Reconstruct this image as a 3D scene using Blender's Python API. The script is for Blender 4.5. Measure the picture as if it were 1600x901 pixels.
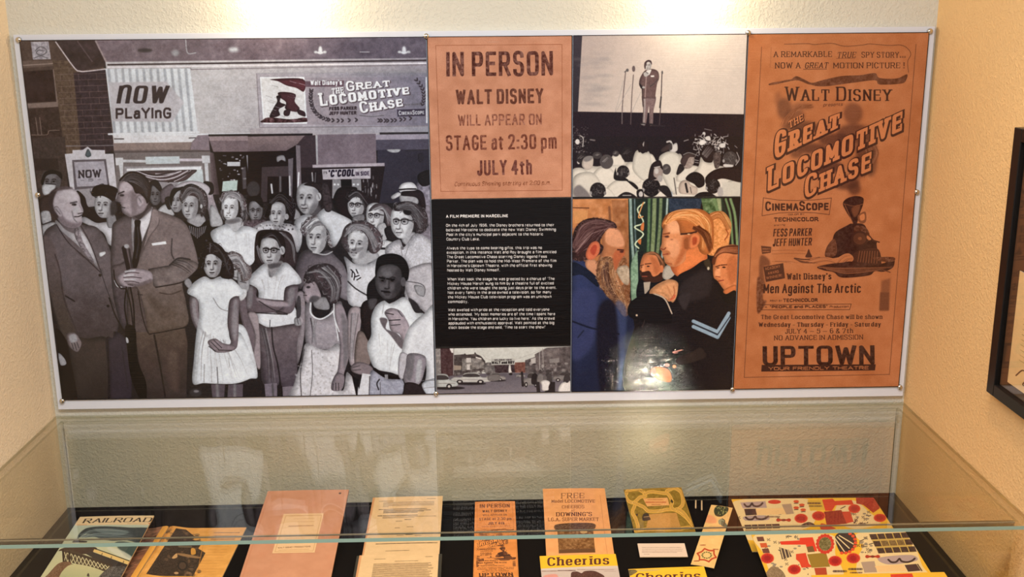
import bpy, bmesh, math, random
import numpy as np
from mathutils import Matrix, Vector
for _o in list(bpy.data.objects): bpy.data.objects.remove(_o, do_unlink=True)
random.seed(3)
SC = bpy.context.scene; COL = SC.collection
# ---------------------------------------------------------------- camera (metres; the origin is the lower left corner of the printed wall panel)
def _rot(yaw, pitch, roll):
    return Matrix.Rotation(yaw, 3, 'Z') @ Matrix.Rotation(pitch, 3, 'X') @ Matrix.Rotation(roll, 3, 'Y')
cam = bpy.data.cameras.new('camera'); cam_ob = bpy.data.objects.new('camera', cam); COL.objects.link(cam_ob)
_m = _rot(-.0214, -.2514, .0086)
cam_ob.matrix_world = Matrix.Translation((1.2414, -2.9463, 1.0719)) @ Matrix([(_m[i][0], _m[i][2], -_m[i][1]) for i in range(3)]).to_4x4()
cam.sensor_width = 36; cam.lens = 36 * 1670.98 / 1600; cam.clip_start = .05
SC.camera = cam_ob
# ---------------------------------------------------------------- world, lamps, exposure
wd = bpy.data.worlds.new('room_glow'); SC.world = wd; wd.use_nodes = True
wd.node_tree.nodes['Background'].inputs[0].default_value = (1., .96, .92, 1); wd.node_tree.nodes['Background'].inputs[1].default_value = .30
def light(kind, name, loc, energy, col, rot=(0, 0, 0), **k):
    l = bpy.data.lights.new(name, kind); l.energy = energy; l.color = col
    for a, v in k.items(): setattr(l, a, v)
    o = bpy.data.objects.new(name, l); o.location = loc; o.rotation_euler = rot; COL.objects.link(o); return o
light('AREA', 'ceiling_light', (1.2, -1.75, 1.84), 60, (.90, .96, 1.), (math.radians(12), 0, 0), shape='RECTANGLE', size=1.8, size_y=.5)
light('SPOT', 'right_downlight', (2.0, -1.0, 1.82), 56, (1., .70, .40), (math.radians(6), math.radians(10), 0), spot_size=math.radians(95), spot_blend=.9, shadow_soft_size=.06)
light('SPOT', 'left_downlight', (.35, -1.15, 1.82), 32, (1., .84, .66), (math.radians(4), math.radians(-12), 0), spot_size=math.radians(95), spot_blend=.9, shadow_soft_size=.06)
_d = Vector((1.742, -.25, -.054)) - Vector((2.575, -5.6, 1.8))
light('SPOT', 'room_spotlight', (2.575, -5.6, 1.8), 1400, (1., .90, .72), _d.to_track_quat('-Z', 'Y').to_euler(), spot_size=math.radians(1.9), spot_blend=.8, shadow_soft_size=.08)
LAMPS = ((.705, 1.165), (1.785, 1.165))
SC.cycles.sample_clamp_indirect = 0.
vs = SC.view_settings; vs.view_transform = 'Standard'; vs.look = 'None'; vs.exposure = 0.; vs.gamma = 1.; vs.use_curve_mapping = False

# ---------------------------------------------------------------- helpers
def rgb(r, g, b): return tuple(((c / 255) / 12.92 if c / 255 <= .04045 else ((c / 255 + .055) / 1.055) ** 2.4) for c in (r, g, b)) + (1,)
def material(name, col=(200, 200, 200), rough=.6, spec=.4, metal=0., bump=None, vary=None, emit=None):
    m = bpy.data.materials.new(name); m.use_nodes = True; nt = m.node_tree; b = nt.nodes['Principled BSDF']
    b.inputs['Base Color'].default_value = rgb(*col); b.inputs['Roughness'].default_value = rough; b.inputs['Specular IOR Level'].default_value = spec; b.inputs['Metallic'].default_value = metal
    if emit: b.inputs['Emission Color'].default_value = rgb(*emit[0]); b.inputs['Emission Strength'].default_value = emit[1]
    tc = nt.nodes.new('ShaderNodeTexCoord')
    if vary:
        n = nt.nodes.new('ShaderNodeTexNoise'); n.inputs['Scale'].default_value = vary[0]; n.inputs['Detail'].default_value = 4
        mx = nt.nodes.new('ShaderNodeMix'); mx.data_type = 'RGBA'; mx.inputs['A'].default_value = rgb(*col); mx.inputs['B'].default_value = rgb(*vary[1])
        nt.links.new(tc.outputs['Object'], n.inputs['Vector']); nt.links.new(n.outputs['Fac'], mx.inputs['Factor']); nt.links.new(mx.outputs['Result'], b.inputs['Base Color'])
    if bump:
        n = nt.nodes.new('ShaderNodeTexNoise'); n.inputs['Scale'].default_value = bump[0]; n.inputs['Detail'].default_value = bump[2] if len(bump) > 2 else 3; n.inputs['Distortion'].default_value = .6
        src = n.outputs['Fac']
        if len(bump) > 3:
            r = nt.nodes.new('ShaderNodeValToRGB'); r.color_ramp.elements[0].position, r.color_ramp.elements[1].position = bump[3]; nt.links.new(src, r.inputs['Fac']); src = r.outputs['Color']
        bp = nt.nodes.new('ShaderNodeBump'); bp.inputs['Strength'].default_value = bump[1]; bp.inputs['Distance'].default_value = .004
        nt.links.new(tc.outputs['Object'], n.inputs['Vector']); nt.links.new(src, bp.inputs['Height']); nt.links.new(bp.outputs['Normal'], b.inputs['Normal'])
    return m
def glass(name, tint=(.994, .988, .962), ior=1.5):
    m = bpy.data.materials.new(name); m.use_nodes = True; nt = m.node_tree; nt.nodes.clear()
    o = nt.nodes.new('ShaderNodeOutputMaterial'); mx = nt.nodes.new('ShaderNodeMixShader'); t = nt.nodes.new('ShaderNodeBsdfTransparent'); g = nt.nodes.new('ShaderNodeBsdfGlossy'); f = nt.nodes.new('ShaderNodeFresnel')
    t.inputs[0].default_value = tint + (1,); g.inputs['Roughness'].default_value = 0.; ge = nt.nodes.new('ShaderNodeNewGeometry'); mm = nt.nodes.new('ShaderNodeMath'); mm.operation = 'MULTIPLY_ADD'; mm.inputs[1].default_value = 1 / ior - ior; mm.inputs[2].default_value = ior; nt.links.new(ge.outputs['Backfacing'], mm.inputs[0]); nt.links.new(mm.outputs[0], f.inputs['IOR'])  # same reflectance on both faces of the sheet
    nt.links.new(f.outputs[0], mx.inputs[0]); nt.links.new(t.outputs[0], mx.inputs[1]); nt.links.new(g.outputs[0], mx.inputs[2]); nt.links.new(mx.outputs[0], o.inputs[0])
    return m
def obj(name, bm, mats, parent=None, loc=None, smooth=False):
    me = bpy.data.meshes.new(name); bmesh.ops.recalc_face_normals(bm, faces=bm.faces[:]) if not bm.loops.layers.uv else None
    bm.to_mesh(me); bm.free()
    for m in (mats if isinstance(mats, (list, tuple)) else [mats]): me.materials.append(m)
    if smooth:
        for p in me.polygons: p.use_smooth = True
    o = bpy.data.objects.new(name, me); COL.objects.link(o)
    if parent: o.parent = parent
    if loc: o.location = loc
    return o
def box(bm, x0, x1, y0, y1, z0, z1, bev=0., mi=0):
    r = bmesh.ops.create_cube(bm, size=1, matrix=Matrix.Translation(((x0 + x1) / 2, (y0 + y1) / 2, (z0 + z1) / 2)) @ Matrix.Diagonal((x1 - x0, y1 - y0, z1 - z0, 1)))
    fs = list({f for v in r['verts'] for f in v.link_faces})
    for f in fs: f.material_index = mi
    if bev:
        es = list({e for v in r['verts'] for e in v.link_edges}); bmesh.ops.bevel(bm, geom=es, offset=bev, segments=2, affect='EDGES', profile=.5)
    return fs
def lathe(bm, prof, n=20, mat=Matrix()):
    """revolve (r, z) pairs about z"""
    rings = []
    for r, z in prof: rings.append([bm.verts.new(mat @ Vector((r * math.cos(2 * math.pi * i / n), r * math.sin(2 * math.pi * i / n), z))) for i in range(n)])
    for a, b in zip(rings, rings[1:]):
        for i in range(n): bm.faces.new((a[i], a[(i + 1) % n], b[(i + 1) % n], b[i]))
    bm.faces.new(rings[0][::-1]); bm.faces.new(rings[-1])
def tag(o, label=None, cat=None, group=None, kind=None):
    for k, v in (('label', label), ('category', cat), ('group', group), ('kind', kind)):
        if v: o[k] = v
    return o
def empty(name, loc, rz=0., label=None, cat=None, group=None):
    o = bpy.data.objects.new(name, None); o.empty_display_size = .05; o.location = loc; o.rotation_euler = (0, 0, rz); COL.objects.link(o)
    return tag(o, label, cat, group)

# ---------------------------------------------------------------- the alcove
XL, XR, YW, ZF, ZC = -.0325, 2.4659, .02, -.72, 1.88
WALLBUMP = (120, .32, 2, (.46, .60))
M_WB = material('back_wall_paint', (213, 210, 200), .7, .25, bump=WALLBUMP, vary=(1.6, (207, 203, 188)))
M_WL = material('left_wall_lampwarm_paint', (236, 216, 186), .7, .25, bump=(120, .3, 2, (.46, .60)), vary=(2.2, (232, 208, 174)))  # warm lamp light on this wall is put into its colour
M_WR = material('right_wall_lampwarm_paint', (228, 190, 138), .7, .25, bump=(120, .3, 2, (.46, .60)), vary=(2.2, (224, 182, 128)))  # orange cast of the warm lamp is mixed into the wall colour
for nm, b, m in (('wall_back', (XL - .1, XR + .1, YW, YW + .1, ZF, ZC), M_WB), ('wall_left', (XL - .1, XL, -3.6, YW, ZF, ZC), M_WL), ('wall_right', (XR, XR + .1, -3.6, YW, ZF, ZC), M_WR),
                 ('floor', (XL - .1, XR + .1, -3.6, YW + .1, ZF - .06, ZF), material('carpet', (92, 78, 64), .95, .1, bump=(420, .6))), ('ceiling', (XL - .1, XR + .1, -3.6, YW + .1, ZC, ZC + .06), material('ceiling_paint', (226, 218, 200), .9, .1, bump=(90, .3)))):
    bm = bmesh.new(); box(bm, *b); tag(obj(nm, bm, m), kind='structure')

# ---------------------------------------------------------------- black base and glass case
ZG, ZD, YF = -.0536, -.3456, -.7757
M_BLACK = material('black_cloth', (13, 12, 15), .95, .06, bump=(700, .3))
base = empty('display_base', (1.217, -.38, ZF), 0, 'low black cloth covered base carrying the glass case', 'base')
def wp(bm, ox, oy, oz):
    bmesh.ops.translate(bm, verts=bm.verts, vec=(-ox, -oy, -oz)); return bm
bm = bmesh.new(); box(bm, XL + .004, XR - .004, YF - .02, YW - .002, ZD - .03, ZD, .002); obj('deck', wp(bm, 1.217, -.38, ZF), M_BLACK, base)
bm = bmesh.new(); box(bm, XL + .03, XR - .03, YF + .03, YW - .03, ZF + .07, ZD - .0305); obj('cabinet_body', wp(bm, 1.217, -.38, ZF), material('black_laminate', (30, 28, 30), .5, .4), base)
bm = bmesh.new(); box(bm, XL + .06, XR - .06, YF + .07, YW - .06, ZF + .001, ZF + .0695); obj('toe_kick', wp(bm, 1.217, -.38, ZF), material('toe_black', (16, 15, 16), .7, .2), base)
case = empty('glass_case', (1.217, -.38, ZD), 0, 'clear glass display case with pale green polished edges, under the wall panel', 'display case')
M_GL = glass('clear_glass', ior=1.42); M_GL2 = glass('low_reflection_glass', ior=1.12); M_ED = material('green_glass_edge', (158, 188, 176), .25, .6); M_ED2 = glass('ground_glass_edge', (.80, .80, .72)); M_SEAL = material('clear_sealant', (128, 120, 100), .3, .6)
def pane(name, x0, x1, y0, y1, z0, z1, faces_axis):
    """glass sheet whose rim faces carry the green edge material"""
    bm = bmesh.new(); box(bm, x0, x1, y0, y1, z0, z1)
    for f in bm.faces: f.normal_update(); f.material_index = 0 if abs(f.normal[faces_axis]) > .9 else 1 if name == 'top_pane' and f.normal.y < -.9 else 3 if name == 'front_pane' or f.normal.y < -.9 else 2
    return obj(name, wp(bm, 1.217, -.38, ZD), [M_GL if name in ('top_pane', 'front_pane') else M_GL2, M_ED, M_ED2, M_GL2], case)
T = .009
pane('top_pane', XL + .003, XR - .003, YF, YW - .004, ZG - T, ZG, 2)
pane('front_pane', XL + .031, XR - .031, YF + .040, YF + .047, ZD + .0005, ZG - T - .0005, 1)
pane('back_pane', XL + .031, XR - .031, -.012, -.005, ZD + .0005, ZG - T - .0005, 1)
pane('side_pane', XL + .022, XL + .030, YF + .040, -.005, ZD + .0005, ZG - T - .0005, 0)
pane('side_pane', XR - .030, XR - .022, YF + .040, -.005, ZD + .0005, ZG - T - .0005, 0)
bm = bmesh.new(); box(bm, XL + .031, XR - .031, YF + .0385, YF + .0415, ZG - T - .0032, ZG - T - .0004); obj('sealant_strip', wp(bm, 1.217, -.38, ZD), M_SEAL, case)
# ---------------------------------------------------------------- 2D painter for the flat prints (pure numpy, draws into generated images)
RNG = np.random.default_rng(7)
GLY = {}
for _l in '''A 0,0 3.5,10 7,0;1.2,3.4 5.8,3.4
B 0,0 0,10;~0,10 5.6,10 5.6,5.3 0,5.3;~0,5.3 6.3,5.3 6.3,0 0,0
C ~6.2,7.4 6,10 0,10.4 0,-.4 6,0 6.2,2.6
D 0,0 0,10;~0,10 3,10 6.6,10 6.6,0 3,0 0,0
E 5.5,10 0,10 0,0 5.5,0;0,5.2 4.6,5.2
F 5.5,10 0,10 0,0;0,5.2 4.6,5.2
G ~6.2,7.4 6,10 0,10.4 0,-.4 6.2,-.4 6.2,4.4;3.6,4.4 6.2,4.4
H 0,0 0,10;6.2,0 6.2,10;0,5.2 6.2,5.2
I 0,0 0,10
J ~4.2,10 4.2,5 4.2,-.3 0,-.3 0,2.8
K 0,0 0,10;6,10 0,4;2,5.8 6.2,0
L 0,10 0,0 5.2,0
M 0,0 0,10 4,2.5 8,10 8,0
N 0,0 0,10 6.4,0 6.4,10
O o0,0 3.4,0 6.8,0 6.8,5 6.8,10 3.4,10 0,10 0,5
P 0,0 0,10;~0,10 3,10 6.2,10 6.2,4.6 3,4.6 0,4.6
Q o0,0 3.4,0 6.8,0 6.8,5 6.8,10 3.4,10 0,10 0,5;4.2,2.6 7,-.6
R 0,0 0,10;~0,10 3,10 6.2,10 6.2,4.8 3,4.8 0,4.8;3.2,4.8 6.5,0
S ~5.8,7.8 5.6,10.2 0,10.4 0,5.3 6,5.2 6,-.4 .2,-.2 0,2.4
T 0,10 6.4,10;3.2,10 3.2,0
U ~0,10 0,5 0,-.3 6.2,-.3 6.2,5 6.2,10
V 0,10 3.4,0 6.8,10
W 0,10 2.4,0 4.8,9 7.2,0 9.6,10
X 0,10 6.4,0;6.4,10 0,0
Y 0,10 3.3,4.8 6.6,10;3.3,4.8 3.3,0
Z 0,10 6,10 0,0 6,0
0 o0,0 3,0 6,0 6,5 6,10 3,10 0,10 0,5
1 1,8.2 3,10 3,0
2 ~0,7.4 .2,10.3 6,10.4 6,6 0,0;0,0 6,0
3 ~0,8 .4,10.2 5.6,10.3 5.6,5.3 2.2,5.3;~2.2,5.3 6.2,5.3 6.2,-.3 .2,-.2 0,2.2
4 4.6,0 4.6,10 0,3 6.4,3
5 5.4,10 .8,10 .4,5.6;~.4,5.6 6,7.4 6,-.4 .2,-.2 0,2.2
6 ~5.4,9 4,10.4 0,10.2 0,-.2 6,-.2 6,6 1,6.4 0,3.4
7 0,10 6,10 2,0
8 o.5,5.4 5.5,5.4 5.5,10 .5,10;o0,0 6,0 6,5.4 0,5.4
9 ~.6,1 2,-.4 6,-.2 6,10.2 0,10.2 0,4 5,3.6 6,6.6
& ~6.4,0 .6,7 1.4,10.3 4.6,10 4.6,7 0,4.4 0,-.4 4.6,-.4 6,3.6
a ~.5,5.6 .9,7.2 4.6,7.6 4.6,4.5 4.6,0;~4.6,4 .1,4.6 -.1,-.3 3,-.4 4.6,1.8
b 0,10 0,0;o0,0 2.5,0 5,0 5,3.5 5,7 2.5,7 0,7 0,3.5
c ~5,5.2 4.6,7 0,7.2 0,-.2 4.6,0 5,1.8
d 5,10 5,0;o0,0 2.5,0 5,0 5,3.5 5,7 2.5,7 0,7 0,3.5
e .1,3.6 4.9,3.6;~4.9,3.6 4.9,7.2 0,7.3 0,-.3 4.4,-.1 4.9,1.6
f ~3.6,9.8 1.4,10.6 1.4,8 1.4,0;0,7 3.2,7
g o0,0 2.5,0 5,0 5,3.5 5,7 2.5,7 0,7 0,3.5;~5,7 5,2 5,-3.2 .4,-3.2 .1,-1.6
h 0,10 0,0;~0,4 .4,7.2 4.8,7.6 4.8,4 4.8,0
i 0,7 0,0;0,9 0,10
j ~1,7 1,-3 -1,-3;1,9 1,10
k 0,10 0,0;4.6,7 0,2.6;1.6,4.2 4.8,0
l 0,10 0,0
m 0,7 0,0;~0,4 .4,7.2 4,7.6 4,4 4,0;~4,4 4.4,7.2 8,7.6 8,4 8,0
n 0,7 0,0;~0,4 .4,7.2 4.8,7.6 4.8,4 4.8,0
o o0,0 2.5,0 5,0 5,3.5 5,7 2.5,7 0,7 0,3.5
p 0,7 0,-3;o0,0 2.5,0 5,0 5,3.5 5,7 2.5,7 0,7 0,3.5
q 5,7 5,-3;o0,0 2.5,0 5,0 5,3.5 5,7 2.5,7 0,7 0,3.5
r 0,7 0,0;~0,4 .4,6.8 3.2,7
s ~4.4,5.4 4.2,7.2 .1,7.3 0,3.7 4.6,3.6 4.6,-.3 .2,-.2 0,1.8
t ~1.4,9.4 1.4,2 1.4,-.2 3.6,0;0,7 3.4,7
u ~0,7 0,3 0,-.4 4.6,-.4 4.8,3;4.8,7 4.8,0
v 0,7 2.5,0 5,7
w 0,7 1.9,0 3.7,6.6 5.5,0 7.4,7
x 0,7 4.8,0;4.8,7 0,0
y 0,7 2.5,0;5,7 1.6,-3
z 0,7 4.6,7 0,0 4.6,0
. 0,0 .9,0
, .8,.6 .2,-1.6
' 0,10 0,7.6
" 0,10 0,7.6;1.8,10 1.8,7.6
: 0,.4 .9,.4;0,6 .9,6
! 0,10 0,3.2;0,0 0,1
- 0,3.8 3.4,3.8
_ 0,3.8 7.5,3.8
= 0,5 3.4,5'''.split('\n'):
    GLY[_l[0]] = [(s[0] if s[0] in '~o' else '', np.array([[float(c) for c in q.split(',')] for q in s.lstrip('~o').split()])) for s in _l[2:].split(';')]

def chaikin(p, closed=False, n=3):
    for _ in range(n):
        if closed:
            q = np.roll(p, -1, 0)
            p = np.stack([.75 * p + .25 * q, .25 * p + .75 * q], 1).reshape(-1, 2)
        else:
            a, b = p[:-1], p[1:]
            m = np.stack([.75 * a + .25 * b, .25 * a + .75 * b], 1).reshape(-1, 2)
            p = np.vstack([p[:1], m[1:-1] if len(m) > 2 else m, p[-1:]])
    return p

def catmull(p, closed=True, n=6):
    if len(p) < 3: return p
    if closed: q = np.vstack([p[-1:], p, p[:2]])
    else: q = np.vstack([2 * p[:1] - p[1:2], p, 2 * p[-1:] - p[-2:-1]])
    t = (np.arange(n) / n)[None, :, None]
    a, b, c, d = [q[i:len(q) - 3 + i][:, None] for i in range(4)]
    r = .5 * (2 * b + (c - a) * t + (2 * a - 5 * b + 4 * c - d) * t * t + (3 * b - a - 3 * c + d) * t ** 3)
    r = r.reshape(-1, 2)
    return r if closed else np.vstack([r, p[-1:]])

def pts(s):
    if isinstance(s, str):
        return np.array([float(v) for v in s.replace(',', ' ').split()]).reshape(-1, 2)
    return np.asarray(s, float).reshape(-1, 2)

def tint(c):
    if np.isscalar(c): return np.array([c, c - 7 + c * .035, c - 4 + c * .04]) / 255.
    return np.asarray(c, float) / 255.

def homography(src, dst):
    A = []
    for (x, y), (u, v) in zip(src, dst):
        A.append([x, y, 1, 0, 0, 0, -u * x, -u * y, -u]); A.append([0, 0, 0, x, y, 1, -v * x, -v * y, -v])
    return np.linalg.svd(np.array(A, float))[2][-1].reshape(3, 3)

def boxblur(m, r):
    r = int(round(r))
    if r < 1: return m
    for ax in (0, 1):
        c = np.cumsum(np.pad(m, [(r + 1, r) if k == ax else (0, 0) for k in (0, 1)], mode='edge'), axis=ax, dtype=np.float64)
        n = 2 * r + 1
        m = (c[n:] - c[:-n]) / n if ax == 0 else (c[:, n:] - c[:, :-n]) / n
    return m

def vnoise(h, w, cell):
    """smooth value noise in 0..1"""
    gh, gw = int(h / cell) + 3, int(w / cell) + 3
    g = RNG.random((gh, gw))
    y = np.arange(h) / cell; x = np.arange(w) / cell
    yi, xi = y.astype(int), x.astype(int); fy, fx = (y - yi)[:, None], (x - xi)[None]
    fy, fx = fy * fy * (3 - 2 * fy), fx * fx * (3 - 2 * fx)
    return (g[yi][:, xi] * (1 - fy) + g[yi + 1][:, xi] * fy) * (1 - fx) + (g[yi][:, xi + 1] * (1 - fy) + g[yi + 1][:, xi + 1] * fy) * fx

class Canvas:
    def __init__(s, w, h, quad, bg):
        """quad: the four corners (tl tr br bl) of the sheet in drawing units"""
        s.w, s.h = w, h
        s.im = np.zeros((h, w, 3), np.float32); s.im[:] = tint(bg)
        s.H = homography(pts(quad), [(0, 0), (w, 0), (w, h), (0, h)])
        s.ox, s.oy, s.sc = 0., 0., 1.
        q = pts(quad)
        s.k = w / np.hypot(*(q[1] - q[0])); s.cl = (0, 0, w, h); s.rim = 0.
    def fr(s, ox=0, oy=0, sc=1.):
        s.ox, s.oy, s.sc = ox, oy, sc
    def m(s, p):
        x = p[:, 0] / s.sc + s.ox; y = p[:, 1] / s.sc + s.oy
        d = s.H[2, 0] * x + s.H[2, 1] * y + s.H[2, 2]
        return np.stack([(s.H[0, 0] * x + s.H[0, 1] * y + s.H[0, 2]) / d, (s.H[1, 0] * x + s.H[1, 1] * y + s.H[1, 2]) / d], 1)
    def clip(s, *p):
        """limit drawing to the box around the given photo points"""
        o = s.ox, s.oy, s.sc; s.fr()
        q = s.m(pts(p[0])) if p else np.array([(0, 0), (s.w, s.h)]); s.fr(*o)
        a, b = np.round(q.min(0)).astype(int), np.round(q.max(0)).astype(int)
        s.cl = (max(a[0], 0), max(a[1], 0), min(b[0], s.w), min(b[1], s.h))
    def cover(s, polys, pad=0):
        polys = [s.m(p) for p in polys]
        al = np.vstack(polys)
        x0, y0 = np.maximum(np.floor(al.min(0)).astype(int) - pad - 1, s.cl[:2]); x1, y1 = np.ceil(al.max(0)).astype(int) + pad + 2
        x1, y1 = min(x1, s.cl[2]), min(y1, s.cl[3])
        if x1 <= x0 or y1 <= y0: return None
        W, Hh = x1 - x0, y1 - y0
        E0, E1 = [], []
        for p in polys:
            q = np.roll(p, -1, 0)
            if (p[:, 0] * q[:, 1] - q[:, 0] * p[:, 1]).sum() < 0: p, q = q, p
            E0.append(p); E1.append(q)
        a, b = np.vstack(E0), np.vstack(E1)
        sg = np.where(b[:, 1] >= a[:, 1], 1., -1.)[:, None]
        a, b = np.where(sg > 0, a, b) - [x0, y0], np.where(sg > 0, b, a) - [x0, y0]
        r0 = np.floor(a[:, 1]).astype(int); n = np.maximum(np.ceil(b[:, 1]).astype(int) - r0, 1)
        idx = np.repeat(np.arange(len(n)), n); r = r0[idx] + np.arange(len(idx)) - np.repeat(np.cumsum(n) - n, n)
        A, B = a[idx], b[idx]; hy = np.maximum(B[:, 1] - A[:, 1], 1e-9)
        ya, yb = np.maximum(A[:, 1], r), np.minimum(B[:, 1], r + 1)
        xa = A[:, 0] + (B[:, 0] - A[:, 0]) * (ya - A[:, 1]) / hy; xb = A[:, 0] + (B[:, 0] - A[:, 0]) * (yb - A[:, 1]) / hy
        dy = np.maximum(yb - ya, 0) * sg[idx, 0]
        ok = (r >= 0) & (r < Hh) & (np.abs(dy) > 1e-12)
        r, xa, xb, dy = r[ok], xa[ok], xb[ok], dy[ok]
        n = np.clip(np.ceil(np.abs(xb - xa) * 1.5), 1, 4000).astype(int)
        idx = np.repeat(np.arange(len(n)), n); t = (np.arange(len(idx)) - np.repeat(np.cumsum(n) - n, n) + .5) / n[idx]
        mx = np.clip(xa[idx] + (xb - xa)[idx] * t, 0, W); my = r[idx]; dy = (dy / n)[idx]
        c = mx.astype(int); f = mx - c
        N = Hh * (W + 2)
        acc = np.bincount(my * (W + 2) + c, dy * (1 - f), N) + np.bincount(my * (W + 2) + c + 1, dy * f, N)
        cov = np.clip(np.abs(np.cumsum(acc.reshape(Hh, W + 2), 1)[:, :W]), 0, 1)
        return cov, x0, y0, x1, y1
    def put(s, polys, col, blur=0, a=1., grad=None, tex=0, texc=6, rim=0.):
        soft = 0 if blur else rim * s.rim
        if blur: blur = blur * s.k / s.sc
        r = s.cover(polys, int(blur * 2) if blur else 0)
        if r is None: return
        cov, x0, y0, x1, y1 = r
        if blur: cov = boxblur(boxblur(cov, blur * .6), blur * .5)
        if soft and cov.size > 500:
            # rounded look: a soft fall-off of the printed tone towards the outline of the shape
            w = min(22., max(3., .16 * min(cov.shape)))
            b = boxblur(boxblur(np.pad(cov, 30), w * .7), w * .5)
            sh = (1 - soft * np.clip(1.15 - 1.25 * b[30 - int(w * .25):-30 - int(w * .25), 30 - int(w * .35):-30 - int(w * .35)], 0, 1))[..., None]
        else: sh = 1.
        cov = (cov * a)[..., None]
        if grad is not None:
            col2, gp = grad; g = s.m(pts(gp)); d = g[1] - g[0]
            yy, xx = np.mgrid[y0:y1, x0:x1]
            t = np.clip(((xx - g[0, 0]) * d[0] + (yy - g[0, 1]) * d[1]) / (d @ d), 0, 1)[..., None]
            c = tint(col) * (1 - t) + tint(col2) * t
        else: c = tint(col)
        if tex:
            n = vnoise(y1 - y0, x1 - x0, texc) * .6 + vnoise(y1 - y0, x1 - x0, max(texc * .37, 1.5)) * .4
            c = c + (n[..., None] - .5) * (tex / 127.)
        s.im[y0:y1, x0:x1] = s.im[y0:y1, x0:x1] * (1 - cov) + c * sh * cov
    # filled smooth / straight polygon
    def P(s, p, col, blur=0, a=1., **k): s.put([catmull(pts(p))], col, blur, a, rim=1., **k)
    def Q(s, p, col, blur=0, a=1., **k): s.put([pts(p)], col, blur, a, **k)
    def E(s, x, y, rx, ry, col, blur=0, a=1., rot=0, **k):
        t = np.linspace(0, 2 * np.pi, 33)[:-1]; c, n = math.cos(rot), math.sin(rot)
        ex, ey = rx * np.cos(t), ry * np.sin(t)
        s.put([np.stack([x + ex * c - ey * n, y + ex * n + ey * c], 1)], col, blur, a, **k)
    @staticmethod
    def caps(p, w, w1=None, closed=False, rnd=True):
        """union of quads and joint discs along a polyline"""
        out = []
        if closed: p = np.vstack([p, p[:1]])
        n = len(p); ws = np.linspace(w, w if w1 is None else w1, n) / 2
        th = np.linspace(0, 2 * np.pi, 15)[:-1]
        for i in range(n - 1):
            d = p[i + 1] - p[i]; l = np.hypot(*d)
            if l < 1e-9: continue
            v = np.array([-d[1], d[0]]) / l
            out.append(np.array([p[i] + v * ws[i], p[i + 1] + v * ws[i + 1], p[i + 1] - v * ws[i + 1], p[i] - v * ws[i]]))
        for i in range(n):
            if (0 < i < n - 1) or rnd or closed:
                out.append(p[i] + ws[i] * np.stack([np.cos(th), np.sin(th)], 1))
        return out
    def L(s, p, col, w=1., blur=0, a=1., w1=None, smooth=True, closed=False, **k):
        p = pts(p)
        if smooth and len(p) > 2: p = catmull(p, closed, 5)
        s.put(s.caps(p, w, w1, closed), col, blur, a, **k)
    def strands(s, p, q, n, col, w=1., a=.6, jit=2., vary=30, w1=None):
        """n hair / fold strokes interpolated between two guide polylines"""
        p, q = pts(p), pts(q)
        for i in range(n):
            t = RNG.random(); g = p * (1 - t) + q * t + RNG.normal(0, jit, p.shape)
            s.L(g, np.clip(col + RNG.normal(0, vary), 5, 250) if np.isscalar(col) else np.clip(np.array(col) + RNG.normal(0, vary), 3, 252), w * (.6 + RNG.random() * .8), a=a, w1=w * .3 if w1 is None else w1)
    def curls(s, poly, n, lo, hi, size=16., w=4., a=.75):
        """short curved locks scattered inside an outline"""
        q = catmull(pts(poly)); x0, y0 = q.min(0); x1, y1 = q.max(0); x, y = q.T; u, v = np.roll(q, -1, 0).T; k = 0; cx, cy = q.mean(0)
        for _ in range(n * 4):
            px, py = RNG.uniform(x0, x1), RNG.uniform(y0, y1)
            if np.sum(((y > py) != (v > py)) & (px < (u - x) * (py - y) / (v - y + 1e-9) + x)) % 2 == 0: continue
            th = math.atan2(py - cy, px - cx) + 1.57 + RNG.normal(0, .7); l = size * RNG.uniform(.6, 1.3); b = RNG.choice([-1, 1]) * l * .45
            d, e = np.array([math.cos(th), math.sin(th)]), np.array([-math.sin(th), math.cos(th)]); o = np.array([px, py])
            t = RNG.random() ** 1.4
            col = np.array(lo, float) * (1 - t) + np.array(hi, float) * t
            s.L([o - d * l * .5, o + e * b, o + d * l * .5], float(col) if col.ndim == 0 else col, w * RNG.uniform(.6, 1.2), a=a, w1=w * .4)
            k += 1
            if k >= n: break
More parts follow.
